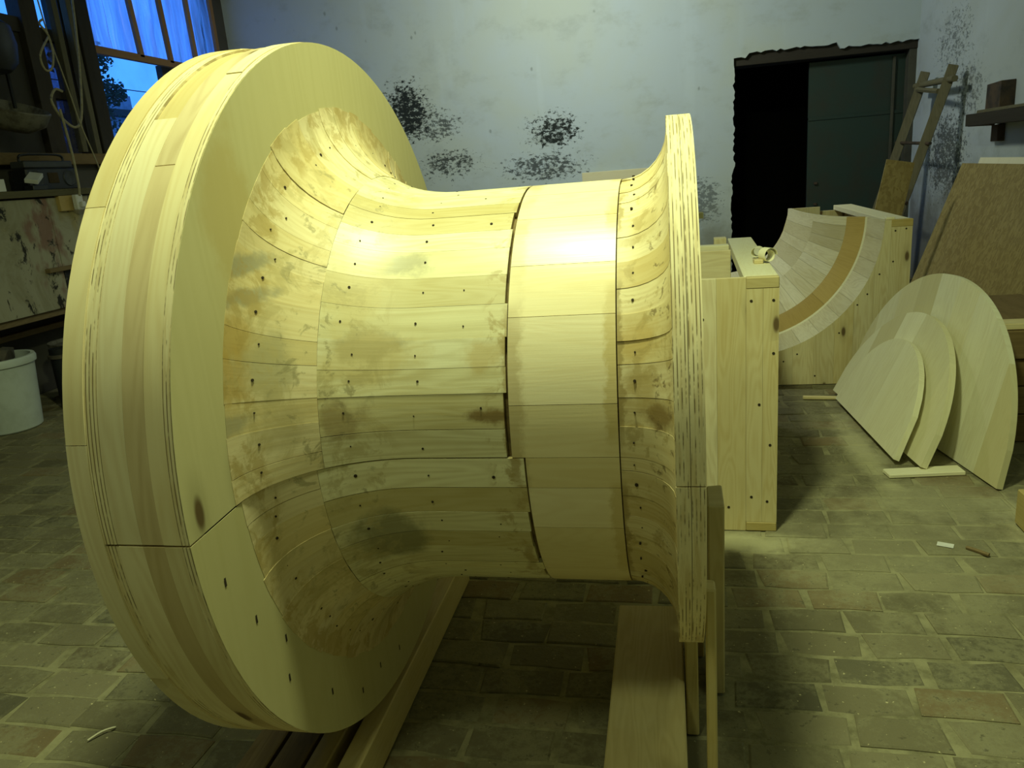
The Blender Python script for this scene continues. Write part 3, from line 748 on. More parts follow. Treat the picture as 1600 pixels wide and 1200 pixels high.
# bell flare: outer blocks, then long staves running on into the barrel
def bell(t0, t1, b_=0.231, a_=0.30, n=8):
    out = []
    for i in range(n+1):
        t = math.radians(t0 + (t1-t0)*i/n)
        out.append((XF1 + 0.0006 + a_*(1-math.cos(t)), RB + b_*(1-math.sin(t))))
    return out
barrel = finish(rev_bm([(XF1 - .1, RB - .0135), (0.0065 - SPX, RB - .0135)], 0, 2*PI, 0.12, 180, cz=AX), 'barrel', M_filler, sp, True, .5)
flare = finish(rev_bm([(x - .012, r - .012) for x, r in bell(8, 60, .212)], 0, 2*PI, 0.03, 180, cz=AX), 'bell_flare', M_filler, sp, True, .5)
XB_U, XB_L, XC = -0.33 - SPX, -0.302 - SPX, -0.104 - SPX
hole_pts = []
for hi, (h0, h1) in enumerate(((PART, PART + PI), (PART + PI, PART + 2*PI))):
    bb = 0.231 if hi == 0 else 0.212
    tsplit = 50 if hi == 0 else 46
    cc = cuts(h0, h1, 3.8, 7.2)
    for a0, a1 in zip(cc, cc[1:]):
        edge = (a0 == h0 or a1 == h1)
        start = rs.uniform(-3, 3)
        prof = bell(0, tsplit, bb + rs.uniform(-.006, .006))
        piece('flare_block', M_flare, prof, a0, a1, 0.010, flare, gap=0.0013 if edge else rs.choice((.0001, .0001, .0002, .0006)), dr=rs.uniform(-.0008, .0008))
        hole_pts.append((bell(22 + rs.uniform(-4, 4), 30, bb)[0], (a0+a1)/2 + rs.uniform(-.02, .02)))
    cc = cuts(h0, h1, 4.6, 8.6)
    for a0, a1 in zip(cc, cc[1:]):
        edge = (a0 == h0 or a1 == h1)
        xe = (XB_U if hi == 0 else XB_L) + rs.uniform(-.009, .002)
        prof = bell(tsplit + .15, 90, bb, n=7) + [(XF1 + .3 + (xe - XF1 - .3)*k/2, RB) for k in (1, 2)]
        piece('stave', M_stave, prof, a0, a1, 0.012, barrel, gap=0.0016 if edge else rs.choice((.0001, .0001, .0002, .0007)), dr=rs.uniform(-.0010, .0008))
        hole_pts.append((bell(62 + rs.uniform(-4, 4), 80, bb)[0], (a0+a1)/2 + rs.uniform(-.02, .02)))
        hole_pts.append(((-.52 - SPX + rs.uniform(-.02, .02), RB), (a0+a1)/2 + rs.uniform(-.02, .02)))
        if rs.random() < .7: hole_pts.append(((-.40 - SPX + rs.uniform(-.03, .03), RB), (a0+a1)/2 + rs.uniform(-.02, .02)))
    cc = cuts(h0, h1, 12, 21)
    for a0, a1 in zip(cc, cc[1:]):
        piece('band_panel', M_band, [((XB_U if hi == 0 else XB_L) + .003, RB + .0004), (-.2 - SPX, RB + .0004), (XC, RB + .0004)], a0, a1, 0.012, barrel, gap=rs.choice((.0002, .0006)))
    cc = cuts(h0, h1, 5.0, 8.5)
    for a0, a1 in zip(cc, cc[1:]):
        prof = [(XC + .0025 + .108*math.sin(t), RB + .112*(1-math.cos(t))) for t in [PI/2*k/7*.97 for k in range(8)]]
        piece('end_block', M_end, prof, a0, a1, 0.012, barrel, gap=rs.choice((.0002, .0003, .0008)), dr=rs.uniform(-.003, .001))
        hole_pts.append(((XC + .035 + rs.uniform(-.006, .006), RB + .006), (a0+a1)/2))
# plywood end flange in two layers
x0 = 0.0065 - SPX
endf = finish(rev_bm([(x0 + .006, .62), (x0 + .049, .62)], 0, 2*PI, 0.35, 72, cz=AX), 'end_flange', M_core, sp, True, .5)
for xa, xb in ((x0, x0 + .0268), (x0 + .0278, x0 + .055)):
    for h0 in (PART, PART + PI):
        piece('plywood_half_ring', M_ply, [(xa, RE), (xb, RE)], h0, h0 + PI, 0.20, endf, n=60, gap=0.0014, dr=rs.uniform(-.001, .001))
for h0 in (PART, PART + PI):
    piece('end_plate', M_face, [(x0 + .046, .47), (x0 + .050, .47)], h0, h0 + PI, 0.46, endf, n=40, gap=0.001)
hb = bmesh.new()
for (x, r), a in hole_pts:
    deg = math.degrees(a)
    c = Vector((x, -r*math.cos(a), AX + r*math.sin(a)))
    e = 0.004
    nrm = Vector((0, -math.cos(a), math.sin(a)))
    if r > RB + .004 and x < 0:   # bell: tilt the normal towards +x
        tt = math.asin(max(0, min(1, 1 - (r - RB)/.21))); nrm = (nrm*math.sin(tt)*1.0 + Vector((1, 0, 0))*math.cos(tt)*.8).normalized()
    u = nrm.orthogonal().normalized(); w = nrm.cross(u); rad = rs.uniform(.0014, .0040)
    rows = [[hb.verts.new(c + nrm*h + rad*k*(math.cos(2*PI*i/7)*u + math.sin(2*PI*i/7)*w)) for i in range(7)] for h, k in ((-.003, 1), (.0012, 1))]
    hb.faces.new(rows[1])
    for i in range(7): hb.faces.new((rows[0][i], rows[0][(i+1) % 7], rows[1][(i+1) % 7], rows[1][i]))
for (ang, r) in ((-20, .80), (-35, .82), (-52, .81), (-66, .83), (-75, .80), (-86, .82), (-10, .84), (-30, .76)):
    a = math.radians(ang); c = Vector((XF1, -r*math.cos(a), AX + r*math.sin(a)))
    q = [hb.verts.new(c + Vector((.0008, sy*.003, sz*.009))) for sy, sz in ((-1, -1), (1, -1), (1, 1), (-1, 1))]; hb.faces.new(q)
ho = finish(hb, 'screw_holes', M_hole, sp); ho['kind'] = 'stuff'

# ------------------------------------------------------------------ cradle timbers under the pattern
def beam(name, mat, x0, x1, y0, y1, z0, z1, label, cat='timber', group=None, axis=None, jit=0.003, rz=0.0, bevel=0.004, tilt=None):
    cx, cy = (x0+x1)/2, (y0+y1)/2
    b = box_bm(x0-cx, x1-cx, y0-cy, y1-cy, 0, z1-z0, bevel, jit, axis)
    zmin = min(v.co.z for v in b.verts)
    for v in b.verts: v.co.z -= zmin
    o = finish(b, name, mat, None); o.location = (cx, cy, z0); o.rotation_euler = (0, 0, rz)
    if tilt: o.rotation_euler = (tilt[0], tilt[1], rz)
    return tag(o, label, cat, group)
beam('support_plank', M_timber, -.182, .018, .95, 2.30, .0, .17, 'wide yellowish plank on the floor under the small plywood end', 'plank', axis=1)
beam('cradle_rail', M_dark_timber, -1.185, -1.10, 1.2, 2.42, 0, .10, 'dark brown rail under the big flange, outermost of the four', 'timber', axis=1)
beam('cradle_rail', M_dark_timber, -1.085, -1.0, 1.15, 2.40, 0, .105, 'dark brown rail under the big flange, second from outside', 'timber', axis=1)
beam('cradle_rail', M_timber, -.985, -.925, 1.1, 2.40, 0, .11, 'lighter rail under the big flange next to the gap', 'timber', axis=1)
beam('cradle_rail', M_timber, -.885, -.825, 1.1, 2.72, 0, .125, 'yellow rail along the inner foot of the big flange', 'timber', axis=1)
beam('support_block', M_timber, .024, .058, 1.90, 2.10, 0, AX - RE - .006, 'upright board propping the bottom of the plywood end flange', 'board', axis=2, jit=.001)
beam('support_post', M_timber, .100, .145, 2.085, 2.24, 0, .63, 'short thick upright post standing beside the plywood end flange', 'post', axis=2)
beam('upright_lath', M_timber, .064, .086, 1.50, 1.545, 0, .71, 'narrow upright lath nearest the viewer against the plywood end', 'lath', axis=2, jit=.001)
beam('upright_strip', M_timber, .066, .090, 2.27, 2.34, 0, .90, 'thin upright strip showing behind the plywood end flange', 'lath', axis=2, jit=.001)
tag(box('wooden_peg', M_pale, .058, .092, 1.98, 2.02, 1.452, 1.466, bevel=.001), 'small pale stick poking out behind the plywood end flange', 'stick')

# ------------------------------------------------------------------ core boxes
def screw_dots(root, pts, yface):
    b = bmesh.new()
    for (x, z) in pts:
        vs_ = [b.verts.new((x + .006*math.cos(2*PI*i/8), yface - .0015, z + .006*math.sin(2*PI*i/8))) for i in range(8)]
        w_ = [b.verts.new((v.co.x, yface + .004, v.co.z)) for v in vs_]
        b.faces.new(vs_)
        for i in range(8): b.faces.new((vs_[i], vs_[(i+1) % 8], w_[(i+1) % 8], w_[i]))
    o = finish(b, 'screw_heads', M_hole, root); o['kind'] = 'stuff'
def arc_board(name, mat, root, xa, xb, ztop, cx, rad, y0, y1, n=8):
    """vertical board of an end panel, its top cut by a half-round opening"""
    pts = [(xa, 0.0)]
    lo = [(xa + (xb-xa)*i/n) for i in range(n+1)]
    top = [(x, ztop if abs(x-cx) >= rad else ztop - math.sqrt(rad*rad - (x-cx)**2)) for x in lo]
    return prism(name, mat, [(xb, 0.0)] + top[::-1] + [(xa, 0.0)], 'y', y0, y1, parent=root, grain=2)
# near box
HN = 1.115
nb = tag(empty('core_box', (.44, 3.199, 0), -0.035), 'near pale wooden core box with knotty front panel standing behind the plywood end', 'wooden box')
bx = [0, -.062, -.128, -.245, -.37, -.50, -.65, -.82, -1.0, -1.18, -1.36, -1.54, -1.72, -1.9, -2.10]
for i in range(len(bx)-1):
    top = HN - .045 if bx[i] > -.126 else HN
    if top < HN:
        prism('front_board', M_board, [(bx[i+1] + .0004, .042), (bx[i] - .0004, .042), (bx[i] - .0004, top), (bx[i+1] + .0004, top)], 'y', 0, .03, parent=nb, grain=2)
    else: arc_board('front_board', M_board, nb, bx[i+1] + .0004, bx[i] - .0004, HN, -1.06, .52, 0, .03)
box('end_block', M_timber, -.1275, 0, -.002, .045, HN - .045, HN, nb, axis=0)
box('end_block', M_timber, -.1275, 0, -.002, .045, 0, .041, nb, axis=0)
box('top_plank', M_pale, -.135, 0, .046, 1.60, HN - .05, HN, nb, axis=1)
box('side_panel', M_board, -.028, -.002, .046, 1.59, .001, HN - .051, nb, axis=1)
box('cross_panel', M_board, -2.06, -.142, 1.03, 1.06, .001, HN - .004, nb, axis=0)
box('back_rail', M_pale, -2.06, -.142, 1.25, 1.33, HN - .10, HN - .002, nb, axis=0)
box('back_panel', M_board, -2.10, -.142, 1.57, 1.60, .001, HN - .06, nb, axis=0)
box('corner_block', M_board, -.215, -.143, 1.56, 1.66, HN - .12, HN + .006, nb, axis=2)
box('side_panel', M_board, -2.10, -2.07, .046, 1.56, .001, HN - .001, nb, axis=1)
screw_dots(nb, [(-.022, 1.02), (-.108, 1.02), (-.02, .80), (-.075, .58), (-.03, .40), (-.105, .16), (-.04, .14), (-.20, .11), (-.30, .95), (-.335, .78)], 0)
def trough(root, secs, cx, cz, mats, n_lo, n_hi, start=PI, end=2*PI, th=.03):
    """concave staves: secs = list of (name, mat, [(y, r)..])"""
    for name, mat, prof, lo, hi, amin in secs:
        cc = cuts(start, end, lo, hi)
        for a0, a1 in zip(cc, cc[1:]):
            b = rev_bm(prof, a0, a1, th, max(2, int(math.degrees(a1-a0)/3)), cy=cx, cz=cz, concave=True, axis='y', gap=.0006)
            finish(b, name, mat, root, smooth=True, angle=.5)
# far box: a half-round bell trough
HF = 1.10
fb_ = tag(empty('half_round_mould', (.515, 5.472, 0)), 'far wooden core box with a half-round bell-shaped hollow lined with staves', 'wooden mould')
bx = [-1.06, -.94, -.80, -.66, -.50, -.33, -.16, 0, .17, .33, .47, .60, .72, .84, .93, 1.058]
for a, b_ in zip(bx, bx[1:]):
    arc_board('front_board', M_board, fb_, a + .0004, b_ - .0004, HF, 0, .889, 0, .03, 10)
box('end_block', M_timber, .93, 1.06, -.003, .05, HF - .045, HF + .002, fb_, axis=0)
for s in (1, -1):
    xs = sorted((s*.915, s*1.06))
    box('top_plank', M_pale, xs[0], xs[1], .052 if s > 0 else 0.032, 1.75, HF - .04, HF, fb_, axis=1)
    xs = sorted((s*1.03, s*1.058))
    box('side_panel', M_board, xs[0], xs[1], .032, 1.75, .001, HF - .041, fb_, axis=1)
bx = [-1.03, -.8, -.6, -.4, -.2, 0, .2, .4, .6, .8, 1.03]
for a, b_ in zip(bx, bx[1:]): arc_board('back_board', M_board, fb_, a + .0004, b_ - .0004, HF - .042 if abs(a + b_) > 1.7 else HF - .005, 0, .535, 1.72, 1.75, 8)
trough(fb_, [('rim_stave', M_trough, [(.001, .888), (.12, .882), (.25, .874), (.365, .866)], 7, 12, 0),
             ('glue_ring', M_pale, [(.366, .866), (.372, .860), (.376, .855)], 30, 46, 0),
             ('ring_segment', M_ochre, [(.3765, .855), (.42, .80), (.47, .753)], 34, 52, 0),
             ('trough_stave', M_trough, [(.471, .753), (.56, .69), (.69, .637), (.86, .595)], 5.0, 9, 0),
             ('trough_stave', M_trough, [(.861, .595), (1.06, .563), (1.25, .545), (1.42, .537), (1.715, .535)], 7, 13, 0)], 0, HF, None, 0, 0)
screw_dots(fb_, [(.955, 1.03), (1.02, 1.04), (.95, .83), (1.0, .58), (.80, .62), (.74, .55), (.63, .36), (.36, .22), (.27, .17), (.48, .06), (.87, .75)], 0)
box('wedge_piece', M_pale, .90, .955, .02, .07, HF + .001, HF + .018, fb_)
# cloth lying on the near box
def rag(name, mats, loc, w, d, h, label, seed):
    rr = random.Random(seed); b = bmesh.new(); n = 12
    g = [[b.verts.new(((i/n - .5)*w*(1 + .1*rr.random()), (j/n - .5)*d*(1 + .1*rr.random()), h*max(0.03, math.cos((i/n - .5)*PI)*math.cos((j/n - .5)*PI))*(0.6 + .6*rr.random()))) for j in range(n+1)] for i in range(n+1)]
    for i in range(n):
        for j in range(n): b.faces.new((g[i][j], g[i+1][j], g[i+1][j+1], g[i][j+1]))
    geo = bmesh.ops.extrude_face_region(b, geom=list(b.faces))
    for v in geo['geom']:
        if isinstance(v, bmesh.types.BMVert): v.co.z = 0.0
    o = finish(b, name, mats, None, smooth=True, angle=1.2); o.location = loc
    return tag(o, label, 'cloth')
rag('cloth', plain('blue_cloth', (0.03, 0.06, 0.30), .9), (.02, 4.57, HN + .001), .20, .08, .06, 'crumpled blue cloth on the back rail of the near core box', 4)
rag('cloth', plain('red_cloth', (0.45, 0.06, 0.08), .9), (.06, 4.49, HN + .001), .14, .05, .018, 'small red cloth beside the blue one on the near core box', 5)
def shaving(name, loc, r, w, turns, label, rz):
    b = bmesh.new(); n = 26; A = []
    for i in range(n+1):
        t = i/n; a = t*turns*2*PI; rr = r*(1 - .35*t)
        A.append([b.verts.new((rr*math.cos(a), s*w/2 + .01*t, r + rr*math.sin(a))) for s in (-1, 1)] + [b.verts.new(((rr - .0012)*math.cos(a), s*w/2 + .01*t, r + (rr - .0012)*math.sin(a))) for s in (1, -1)])
    for i in range(n):
        for k in range(4): b.faces.new((A[i][k], A[i][(k+1) % 4], A[i+1][(k+1) % 4], A[i+1][k]))
    b.faces.new(A[0]); b.faces.new(A[-1][::-1])
    o = finish(b, name, M_pale, None, smooth=True, angle=1.0); o.location = loc; o.rotation_euler = (0, 0, rz)
    return tag(o, label, 'wood shaving')
shaving('wood_shaving', (.445, 3.62, HN), .035, .05, 1.3, 'larger curled shaving on the top plank of the near core box', .5)
shaving('wood_shaving', (.42, 3.80, HN), .028, .06, 1.1, 'smaller curled shaving behind the larger one on the near core box', -.3)
tag(box('offcut_block', M_board, .385, .425, 3.60, 3.66, HN, HN + .018), 'tiny square offcut lying on the top plank of the near core box', 'offcut')

# ------------------------------------------------------------------ half-round templates leaning on the right
def half_disc(name, r, th, base_c, rz, lean, label, strips, edge_boards=0):
    """flat half-disc of glued strips; straight edge on the floor, leaning towards +x"""
    root = tag(empty(name, base_c, rz), label, 'template')
    root.rotation_euler = (0, lean, rz)
    ys = [-r + 2*r*i/strips for i in range(strips+1)]
    for k, (a, b_) in enumerate(zip(ys, ys[1:])):
        n = 10; top = []
        for i in range(n+1):
            yy = a + (b_-a)*i/n
            top.append((yy - (.0003 if i == n else 0), math.sqrt(max(0.0, r*r - yy*yy))))
        pts = [(a, 0.0), (b_ - .0003, 0.0)] + [p for p in top[::-1] if p[1] > 1e-4]
        if len(pts) < 3: continue
        prism('glued_strip', M_disc, pts, 'x', 0, th, parent=root, grain=2)
    return root
half_disc('half_round_template', .885, .03, (1.325, 4.515, .008), math.radians(9.5), math.radians(13), 'largest pale half-round wooden template leaning behind the other two', 9)
half_disc('half_round_template', .68, .035, (1.132, 4.52, .037), math.radians(6), math.radians(24), 'middle-sized half-round template between the small and the large one', 6)
half_disc('half_round_template', .535, .03, (1.075, 4.485, .035), math.radians(3.6), math.radians(24.5), 'smallest half-round template in front of the leaning group', 2)
beam('packing_lath', M_pale, 1.04, 1.40, 3.80, 3.885, 0, .02, 'pale lath on the floor under the near ends of the templates', 'lath', axis=0, rz=.12, jit=.001)
beam('floor_strip', M_board, .86, 1.10, 5.10, 5.13, 0, .02, 'thin strip on the floor below the far mould', 'lath', axis=0, rz=-.12, jit=.001)
for k, nm in enumerate(('bottom', 'second from bottom', 'second from top', 'top')):
    beam('stacked_board', M_dark_timber, 1.60 + .012*k, 2.2 - .02*(k % 2), 4.28 + .01*(k % 3), 5.4 - .03*k, .152*k, .152*k + .148, nm + ' board of the dark brown stack behind the largest template', 'board', 'dark brown stacked boards', axis=1, jit=.0015)
beam('loose_plank', M_board, 1.62, 2.1, 4.30, 4.42, .6065, .64, 'pale plank lying on top of the dark brown stack of boards', 'plank', axis=0, jit=.001)
beam('beam_end', M_timber, 1.415, 1.7, 3.12, 3.30, 0, .16, 'end of a grey-brown beam on the floor at the right edge', 'beam', axis=0)

# ------------------------------------------------------------------ boards, ladder and shelf on the right wall
def leaning_sheet(name, mat, y0, y1, xb, xt, h, th, label, cat, z0=0.0):
    L = math.hypot(xt - xb, h)
    b = box_bm(0, th, 0, y1-y0, 0, L, .002, 0.0, 2)
    uvl = uv_layer(b)
    for f in b.faces:
        for lp in f.loops: lp[uvl].uv = (lp.vert.co.z, lp.vert.co.y)
    o = finish(b, name, mat, None); o.location = (xb, y0, z0); o.rotation_euler = (0, math.atan2(xt - xb, h), 0)
    return tag(o, label, cat)
leaning_sheet('strand_board_sheet', M_osb, 5.5, 8.0, 2.22, 2.69, 1.34, .015, 'big sheet of strand board leaning on the right wall', 'board', .006)
leaning_sheet('plank_behind_sheet', M_pale, 5.6, 7.78, 2.36, 2.76, 1.385, .02, 'pale plank edge showing above the big strand board sheet', 'plank', .006)
sb = box_bm(0, .24, 0, .014, 0, 1.48, .001, 0, 2)
uvl = uv_layer(sb)
for f in sb.faces:
    for lp in f.loops: lp[uvl].uv = (lp.vert.co.z, lp.vert.co.x)
so = finish(sb, 'strand_board_offcut', M_osb); so.location = (1.66, 7.55, .0); so.rotation_euler = (math.radians(-6), math.radians(12), 0)
tag(so, 'narrow strand board offcut leaning behind the far mould', 'board')
lad = tag(empty('wooden_ladder', (2.45, 8.95, 0)), 'old wooden ladder with steel rungs leaning on the right wall', 'ladder')
def stile(y0, top, xb=-.40, xt=.28):
    return tube('stile', M_ladder, [(xb, y0, 0.0), (xt, y0 + .0, top)], .062, lad, 4)
stile(-.42, 2.24); stile(.42, 2.26)
for zz, ex in ((2.12, .18), (1.55, .16), (1.0, .12), (.45, .12)):
    x = -.40 + .68*zz/2.25
    tube('rung', M_rust if zz < 2 else M_ladder, [(x, -.42 - ex, zz - .01), (x, .42 + ex, zz + .02)], .016 if zz < 2 else .032, lad, 7)
tube('brace', M_ladder, [(-.40 + .68*.88 - .03, -.40, 2.02), (-.40 + .68*.94 - .03, .45, 2.10)], .026, lad, 6)
shf = tag(empty('wall_shelf', (XW, 7.0, 1.66)), 'dark timber shelf on steel brackets on the right wall', 'shelf')
box('shelf_beam', M_winframe0, -.26, -.002, -.9, .72, 0, .10, shf, axis=1, jit=.006)
box('shelf_board', M_ladder, -.24, -.002, -.9, .55, .102, .125, shf, axis=1, jit=.002)
box('bracket_block', M_rust, -.12, -.002, .42, .72, .126, .34, shf, jit=.008)
box('bracket_block', M_rust, -.12, -.002, -.42, -.22, .126, .32, shf, jit=.008)
tube('bracket_pipe', M_rust, [(-.2, .3, .02), (-.2, .82, .03)], .03, shf, 8)
box('bracket_foot', M_rust, -.06, -.002, .56, .70, -.14, -.002, shf)

# ------------------------------------------------------------------ board leaning at the back wall
beam('wall_board', M_pale, -1.02, .15, YW - .05, YW - .02, 0, 1.51, 'pale board standing against the back wall behind the pattern', 'board', axis=0)

# ------------------------------------------------------------------ left side: cabinet, radio, ropes, buckets
def mat_stained():
    N = NT('paint_smeared_panel'); tc = N.add('ShaderNodeTexCoord'); ob = tc.outputs['Object']
    v = N.scalev(ob, (1, 1, 0.55))
    n1 = N.noise(v, 2.6, 5, 0.7, 0.8); n2 = N.noise(v, 6.5, 6, 0.75, 0.5); n3 = N.noise(N.vmath('ADD', v, (7, 3, 1)).outputs[0], 3.1, 4, 0.6)
    c = N.mix(N.ramp(n1, 0.35, 0.6), (0.28, 0.26, 0.16), (0.40, 0.38, 0.27))
    c = N.mix(N.math('MULTIPLY', N.ramp(n3, 0.60, 0.70), 0.7), c, (0.22, 0.09, 0.07))
    c = N.mix(N.math('MULTIPLY', N.ramp(N.noise(N.vmath('ADD', v, (1, 9, 4)).outputs[0], 2.2, 3), 0.60, 0.68), 0.6), c, (0.34, 0.26, 0.05))
    c = N.mix(N.ramp(n2, 0.56, 0.62), c, (0.025, 0.024, 0.02))
    N.bump(n2, 0.4, 0.01)
    return N.done(c, 0.7, 0.3)
M_stained = mat_stained()
M_blackstuff = plain('tarry_black', (0.012, 0.012, 0.013), 0.6, color2=(0.10, 0.10, 0.08), lo=.62, hi=.7, scale=12)
CX = -5.1
cb = tag(empty('paint_cabinet', (CX, 4.7, 0)), 'tall paint-smeared work cabinet along the left window wall', 'cabinet')
box('front_panel', M_stained, -.03, 0, 0, 1.10, .78, 1.70, cb, jit=.004)
box('front_panel', M_stained, -.03, 0, 1.106, 2.0, 1.12, 1.70, cb, jit=.004)
box('dark_panel', M_blackstuff, -.03, -.002, 1.106, 2.0, .70, 1.10, cb, jit=.004)
box('ledge', M_dark_timber, -.05, .05, .9, 2.0, 1.09, 1.125, cb, axis=1)
box('top_plank', M_ladder, -.48, .04, -.02, 2.05, 1.71, 1.765, cb, axis=1)
box('edge_block', M_ochre, -.01, .035, 1.20, 1.36, 1.58, 1.709, cb)
box('end_panel', M_wall_dark, -.48, -.032, 1.96, 2.0, 0, 1.70, cb)
box('end_panel', M_wall_dark, -.48, -.032, 0, .04, .78, 1.70, cb)
box('cabinet_leg', M_wall_dark, -.48, -.40, .0, .08, 0, .78, cb)
box('lower_shelf', M_dark_timber, -.48, -.40, .05, 1.95, .55, .60, cb, axis=1)
box('cabinet_floor', M_dark_timber, -.48, -.032, .05, 1.95, .72, .775, cb, axis=1)
M_radio = plain('black_plastic', (0.018, 0.020, 0.022), .4); M_radio2 = plain('grey_plastic', (0.055, 0.06, 0.062), .5)
rd = tag(empty('radio', (-5.36, 6.14, 1.765), 0), 'black radio cassette player with a carrying handle on the cabinet', 'radio')
box('body', M_radio, -.08, .08, -.29, .29, 0, .19, rd, bevel=.012)
box('control_panel', M_radio2, -.075, .07, -.28, .28, .191, .25, rd, bevel=.008)
for s in (-1, 1):
    sp_ = lathe('speaker', M_radio2, [(0, .0), (.05, .002), (.065, .008), (.072, .0), (.072, -.01), (0, -.01)], rd, 20, (.082, s*.19, .10), (0, PI/2, 0))
box('cassette_door', M_core, .078, .086, -.06, .06, .06, .15, rd)
tube('handle', M_radio, smooth_path([(0, -.25, .24), (0, -.23, .30), (0, 0, .31), (0, .23, .30), (0, .25, .24)], 4), .011, rd, 6)
M_white = plain('white_card', (.75, .75, .70), .7, vary=.05)
tag(box('white_card', M_white, -5.14, -5.07, 5.20, 5.38, 1.765, 1.86), 'white carton standing at the left end of the cabinet top', 'carton')
wc = box('white_card', M_white, -.05, .05, -.09, .09, 0, .035); wc.location = (-5.16, 5.78, 1.85); wc.rotation_euler = (.35, .2, .5)
tag(wc, 'tilted white box end lying beside the radio', 'carton')
beam('black_case', M_radio, -5.2, -5.11, 5.70, 5.86, 1.765, 1.805, 'small black case under the tilted white box end', 'case', jit=.002)
M_rope = plain('dirty_rope', (0.42, 0.38, 0.25), .85, scale=40)
M_cable = plain('grey_cable', (0.22, 0.20, 0.13), .7)
XRp = -5.05
tag(tube('rope', M_rope, smooth_path([(XRp, 6.62, 4.5), (XRp, 6.58, 3.5), (XRp, 6.50, 2.9), (XRp, 6.38, 2.40), (XRp, 6.27, 2.28), (XRp, 6.14, 2.34), (XRp, 6.05, 2.48), (XRp, 6.12, 2.58), (XRp, 6.20, 2.57)]), .011), 'thick hanging rope ending in a hooked loop above the radio', 'rope')
tag(tube('rope', M_rope, smooth_path([(XRp + .02, 6.10, 2.42), (XRp + .02, 6.12, 2.2), (XRp + .02, 6.13, 2.0), (XRp + .04, 6.10, 1.80), (XRp + .06, 6.06, 1.70)]), .011), 'rope end running down from the loop to the cabinet edge', 'rope')
tag(tube('cord', M_rope, smooth_path([(XRp + .03, 6.0, 4.4), (XRp + .03, 6.12, 3.2), (XRp + .03, 6.16, 2.95), (XRp + .03, 6.24, 2.6), (XRp + .03, 6.30, 2.3), (XRp + .03, 6.38, 2.05), (XRp + .05, 6.42, 1.80), (XRp + .07, 6.36, 1.66), (XRp + .07, 6.2, 1.63)]), .006), 'thin cord hanging from the knot past the radio', 'cord')
tag(tube('rope', M_rope, smooth_path([(XRp + .05, 6.12, 2.99), (XRp + .05, 5.98, 2.83), (XRp + .05, 6.0, 2.72), (XRp + .05, 6.08, 2.74), (XRp + .05, 6.13, 2.86), (XRp + .05, 6.12, 3.0), (XRp + .05, 6.05, 3.08), (XRp + .05, 6.10, 3.12)]), .009), 'small knotted rope loop at the upper left', 'rope')
pl_ = tag(empty('plug_socket', (-5.025, 6.06, 1.58)), 'pale cable socket hanging at the cabinet front below the rope', 'socket')
box('housing', M_white, -.02, .03, -.04, .04, 0, .13, pl_, bevel=.008)
box('plug', M_white, .031, .06, -.02, .03, .02, .07, pl_, bevel=.006)
tag(tube('cable', M_cable, smooth_path([(-5.04, 6.1, 1.60), (-5.03, 6.25, 1.5), (-5.03, 6.35, 1.25), (-5.03, 6.42, 1.05), (-5.04, 6.5, .9)]), .007), 'grey cable hanging down the cabinet front from the socket', 'cable')
# hood lamp above the cabinet
hd = tag(empty('drum_fan', (-5.42, 5.72, 2.25)), 'black drum fan housing with a pale dented bowl under it', 'fan')
M_bowl = plain('chalky_metal', (0.20, 0.19, 0.15), .6, color2=(0.08, 0.07, 0.05), scale=9)
lathe('bowl', M_bowl, [(0, 0), (.16, .02), (.26, .09), (.29, .20), (.28, .21), (.24, .10), (0, .06)], hd, 28, (0, .22, .02), (0, .35, 0))
lathe('drum', M_radio, [(0, .44), (.24, .46), (.30, .52), (.32, .66), (.30, .80), (.22, .86), (0, .87)], hd, 28, (.05, -.02, 0))
tube('strap', M_radio, [(.05, .28, .20), (.05, .28, .5)], .016, hd, 5)
tube('stand', M_radio, [(-.12, 0, -.485), (-.12, 0, .44)], .03, hd, 8)
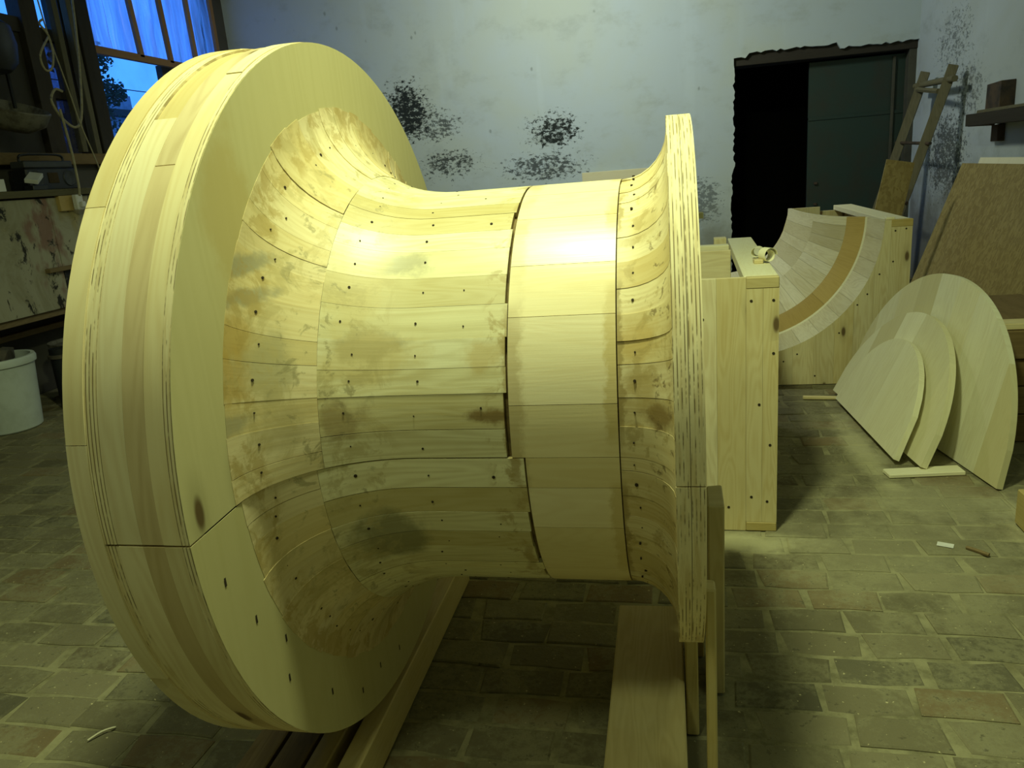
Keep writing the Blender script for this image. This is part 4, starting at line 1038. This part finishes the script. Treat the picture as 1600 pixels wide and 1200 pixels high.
# buckets
M_bucket = plain('white_plastic', (.60, .66, .62), .45, color2=(.50, .55, .50), scale=5)
M_binm = plain('dark_bin', (.06, .055, .045), .7, color2=(.12, .10, .07))
bk = tag(empty('white_bucket', (-5.0, 4.80, 0)), 'white plastic bucket filled with scraps on the floor by the cabinet', 'bucket')
lathe('body', M_bucket, [(0, .005), (.205, 0), (.215, .01), (.255, .50), (.245, .50), (.21, .06), (0, .05)], bk, 40)
lathe('rim', M_bucket, [(.256, .50), (.272, .505), (.275, .54), (.266, .56), (.240, .56), (.240, .50)], bk, 40)
for k in range(16):
    a = rs.uniform(0, 2*PI); q = rs.uniform(0, .15); s = rs.uniform(.05, .09)
    bb = bmesh.new(); bmesh.ops.create_icosphere(bb, subdivisions=1, radius=s)
    for v in bb.verts: v.co *= rs.uniform(.7, 1.2)
    uv_box(bb)
    oo = finish(bb, 'scrap', M_binm, bk); oo.location = (q*math.cos(a), q*math.sin(a), .53 + rs.uniform(-.05, .06))
bn = tag(empty('dark_bin', (-5.02, 5.72, 0)), 'dark pail with a pale rim behind the white bucket', 'pail')
lathe('body', M_binm, [(0, .004), (.20, 0), (.24, .48), (.23, .48), (.19, .03), (0, .02)], bn, 28)
lathe('rim', M_bowl, [(.241, .47), (.255, .475), (.255, .50), (.228, .50), (.228, .47)], bn, 28)
pp = tag(empty('dark_tube', (-4.92, 5.36, 0)), 'upright black tube between the white bucket and the dark pail', 'tube')
lathe('body', M_radio, [(0, .003), (.085, 0), (.085, .50), (.07, .50), (.07, .02), (0, .02)], pp, 20)
lathe('collar', M_binm, [(.086, .42), (.10, .425), (.10, .45), (.086, .455)], pp, 20)

# ------------------------------------------------------------------ small things on the floor
tag(tube('wood_sliver', M_pale, smooth_path([(-1.80, 1.70, .006), (-1.775, 1.735, .012), (-1.75, 1.765, .006)], 5), [.003]*10 + [.002]), 'thin pale sliver of wood on the floor at the lower left', 'sliver')
tag(tube('small_stick', M_dark_timber, [(1.149, 3.062, .008), (1.18, 3.03, .009), (1.209, 3.001, .008)], .008, None, 6), 'short dark stick on the bricks at the right', 'stick')
pf = box('paper_scrap', M_white, -.03, .03, -.018, .018, 0, .002, bevel=.0005); pf.location = (1.08, 3.088, .003); pf.rotation_euler = (0, 0, -.4)
tag(pf, 'small white paper scrap on the bricks near the dark stick', 'paper')
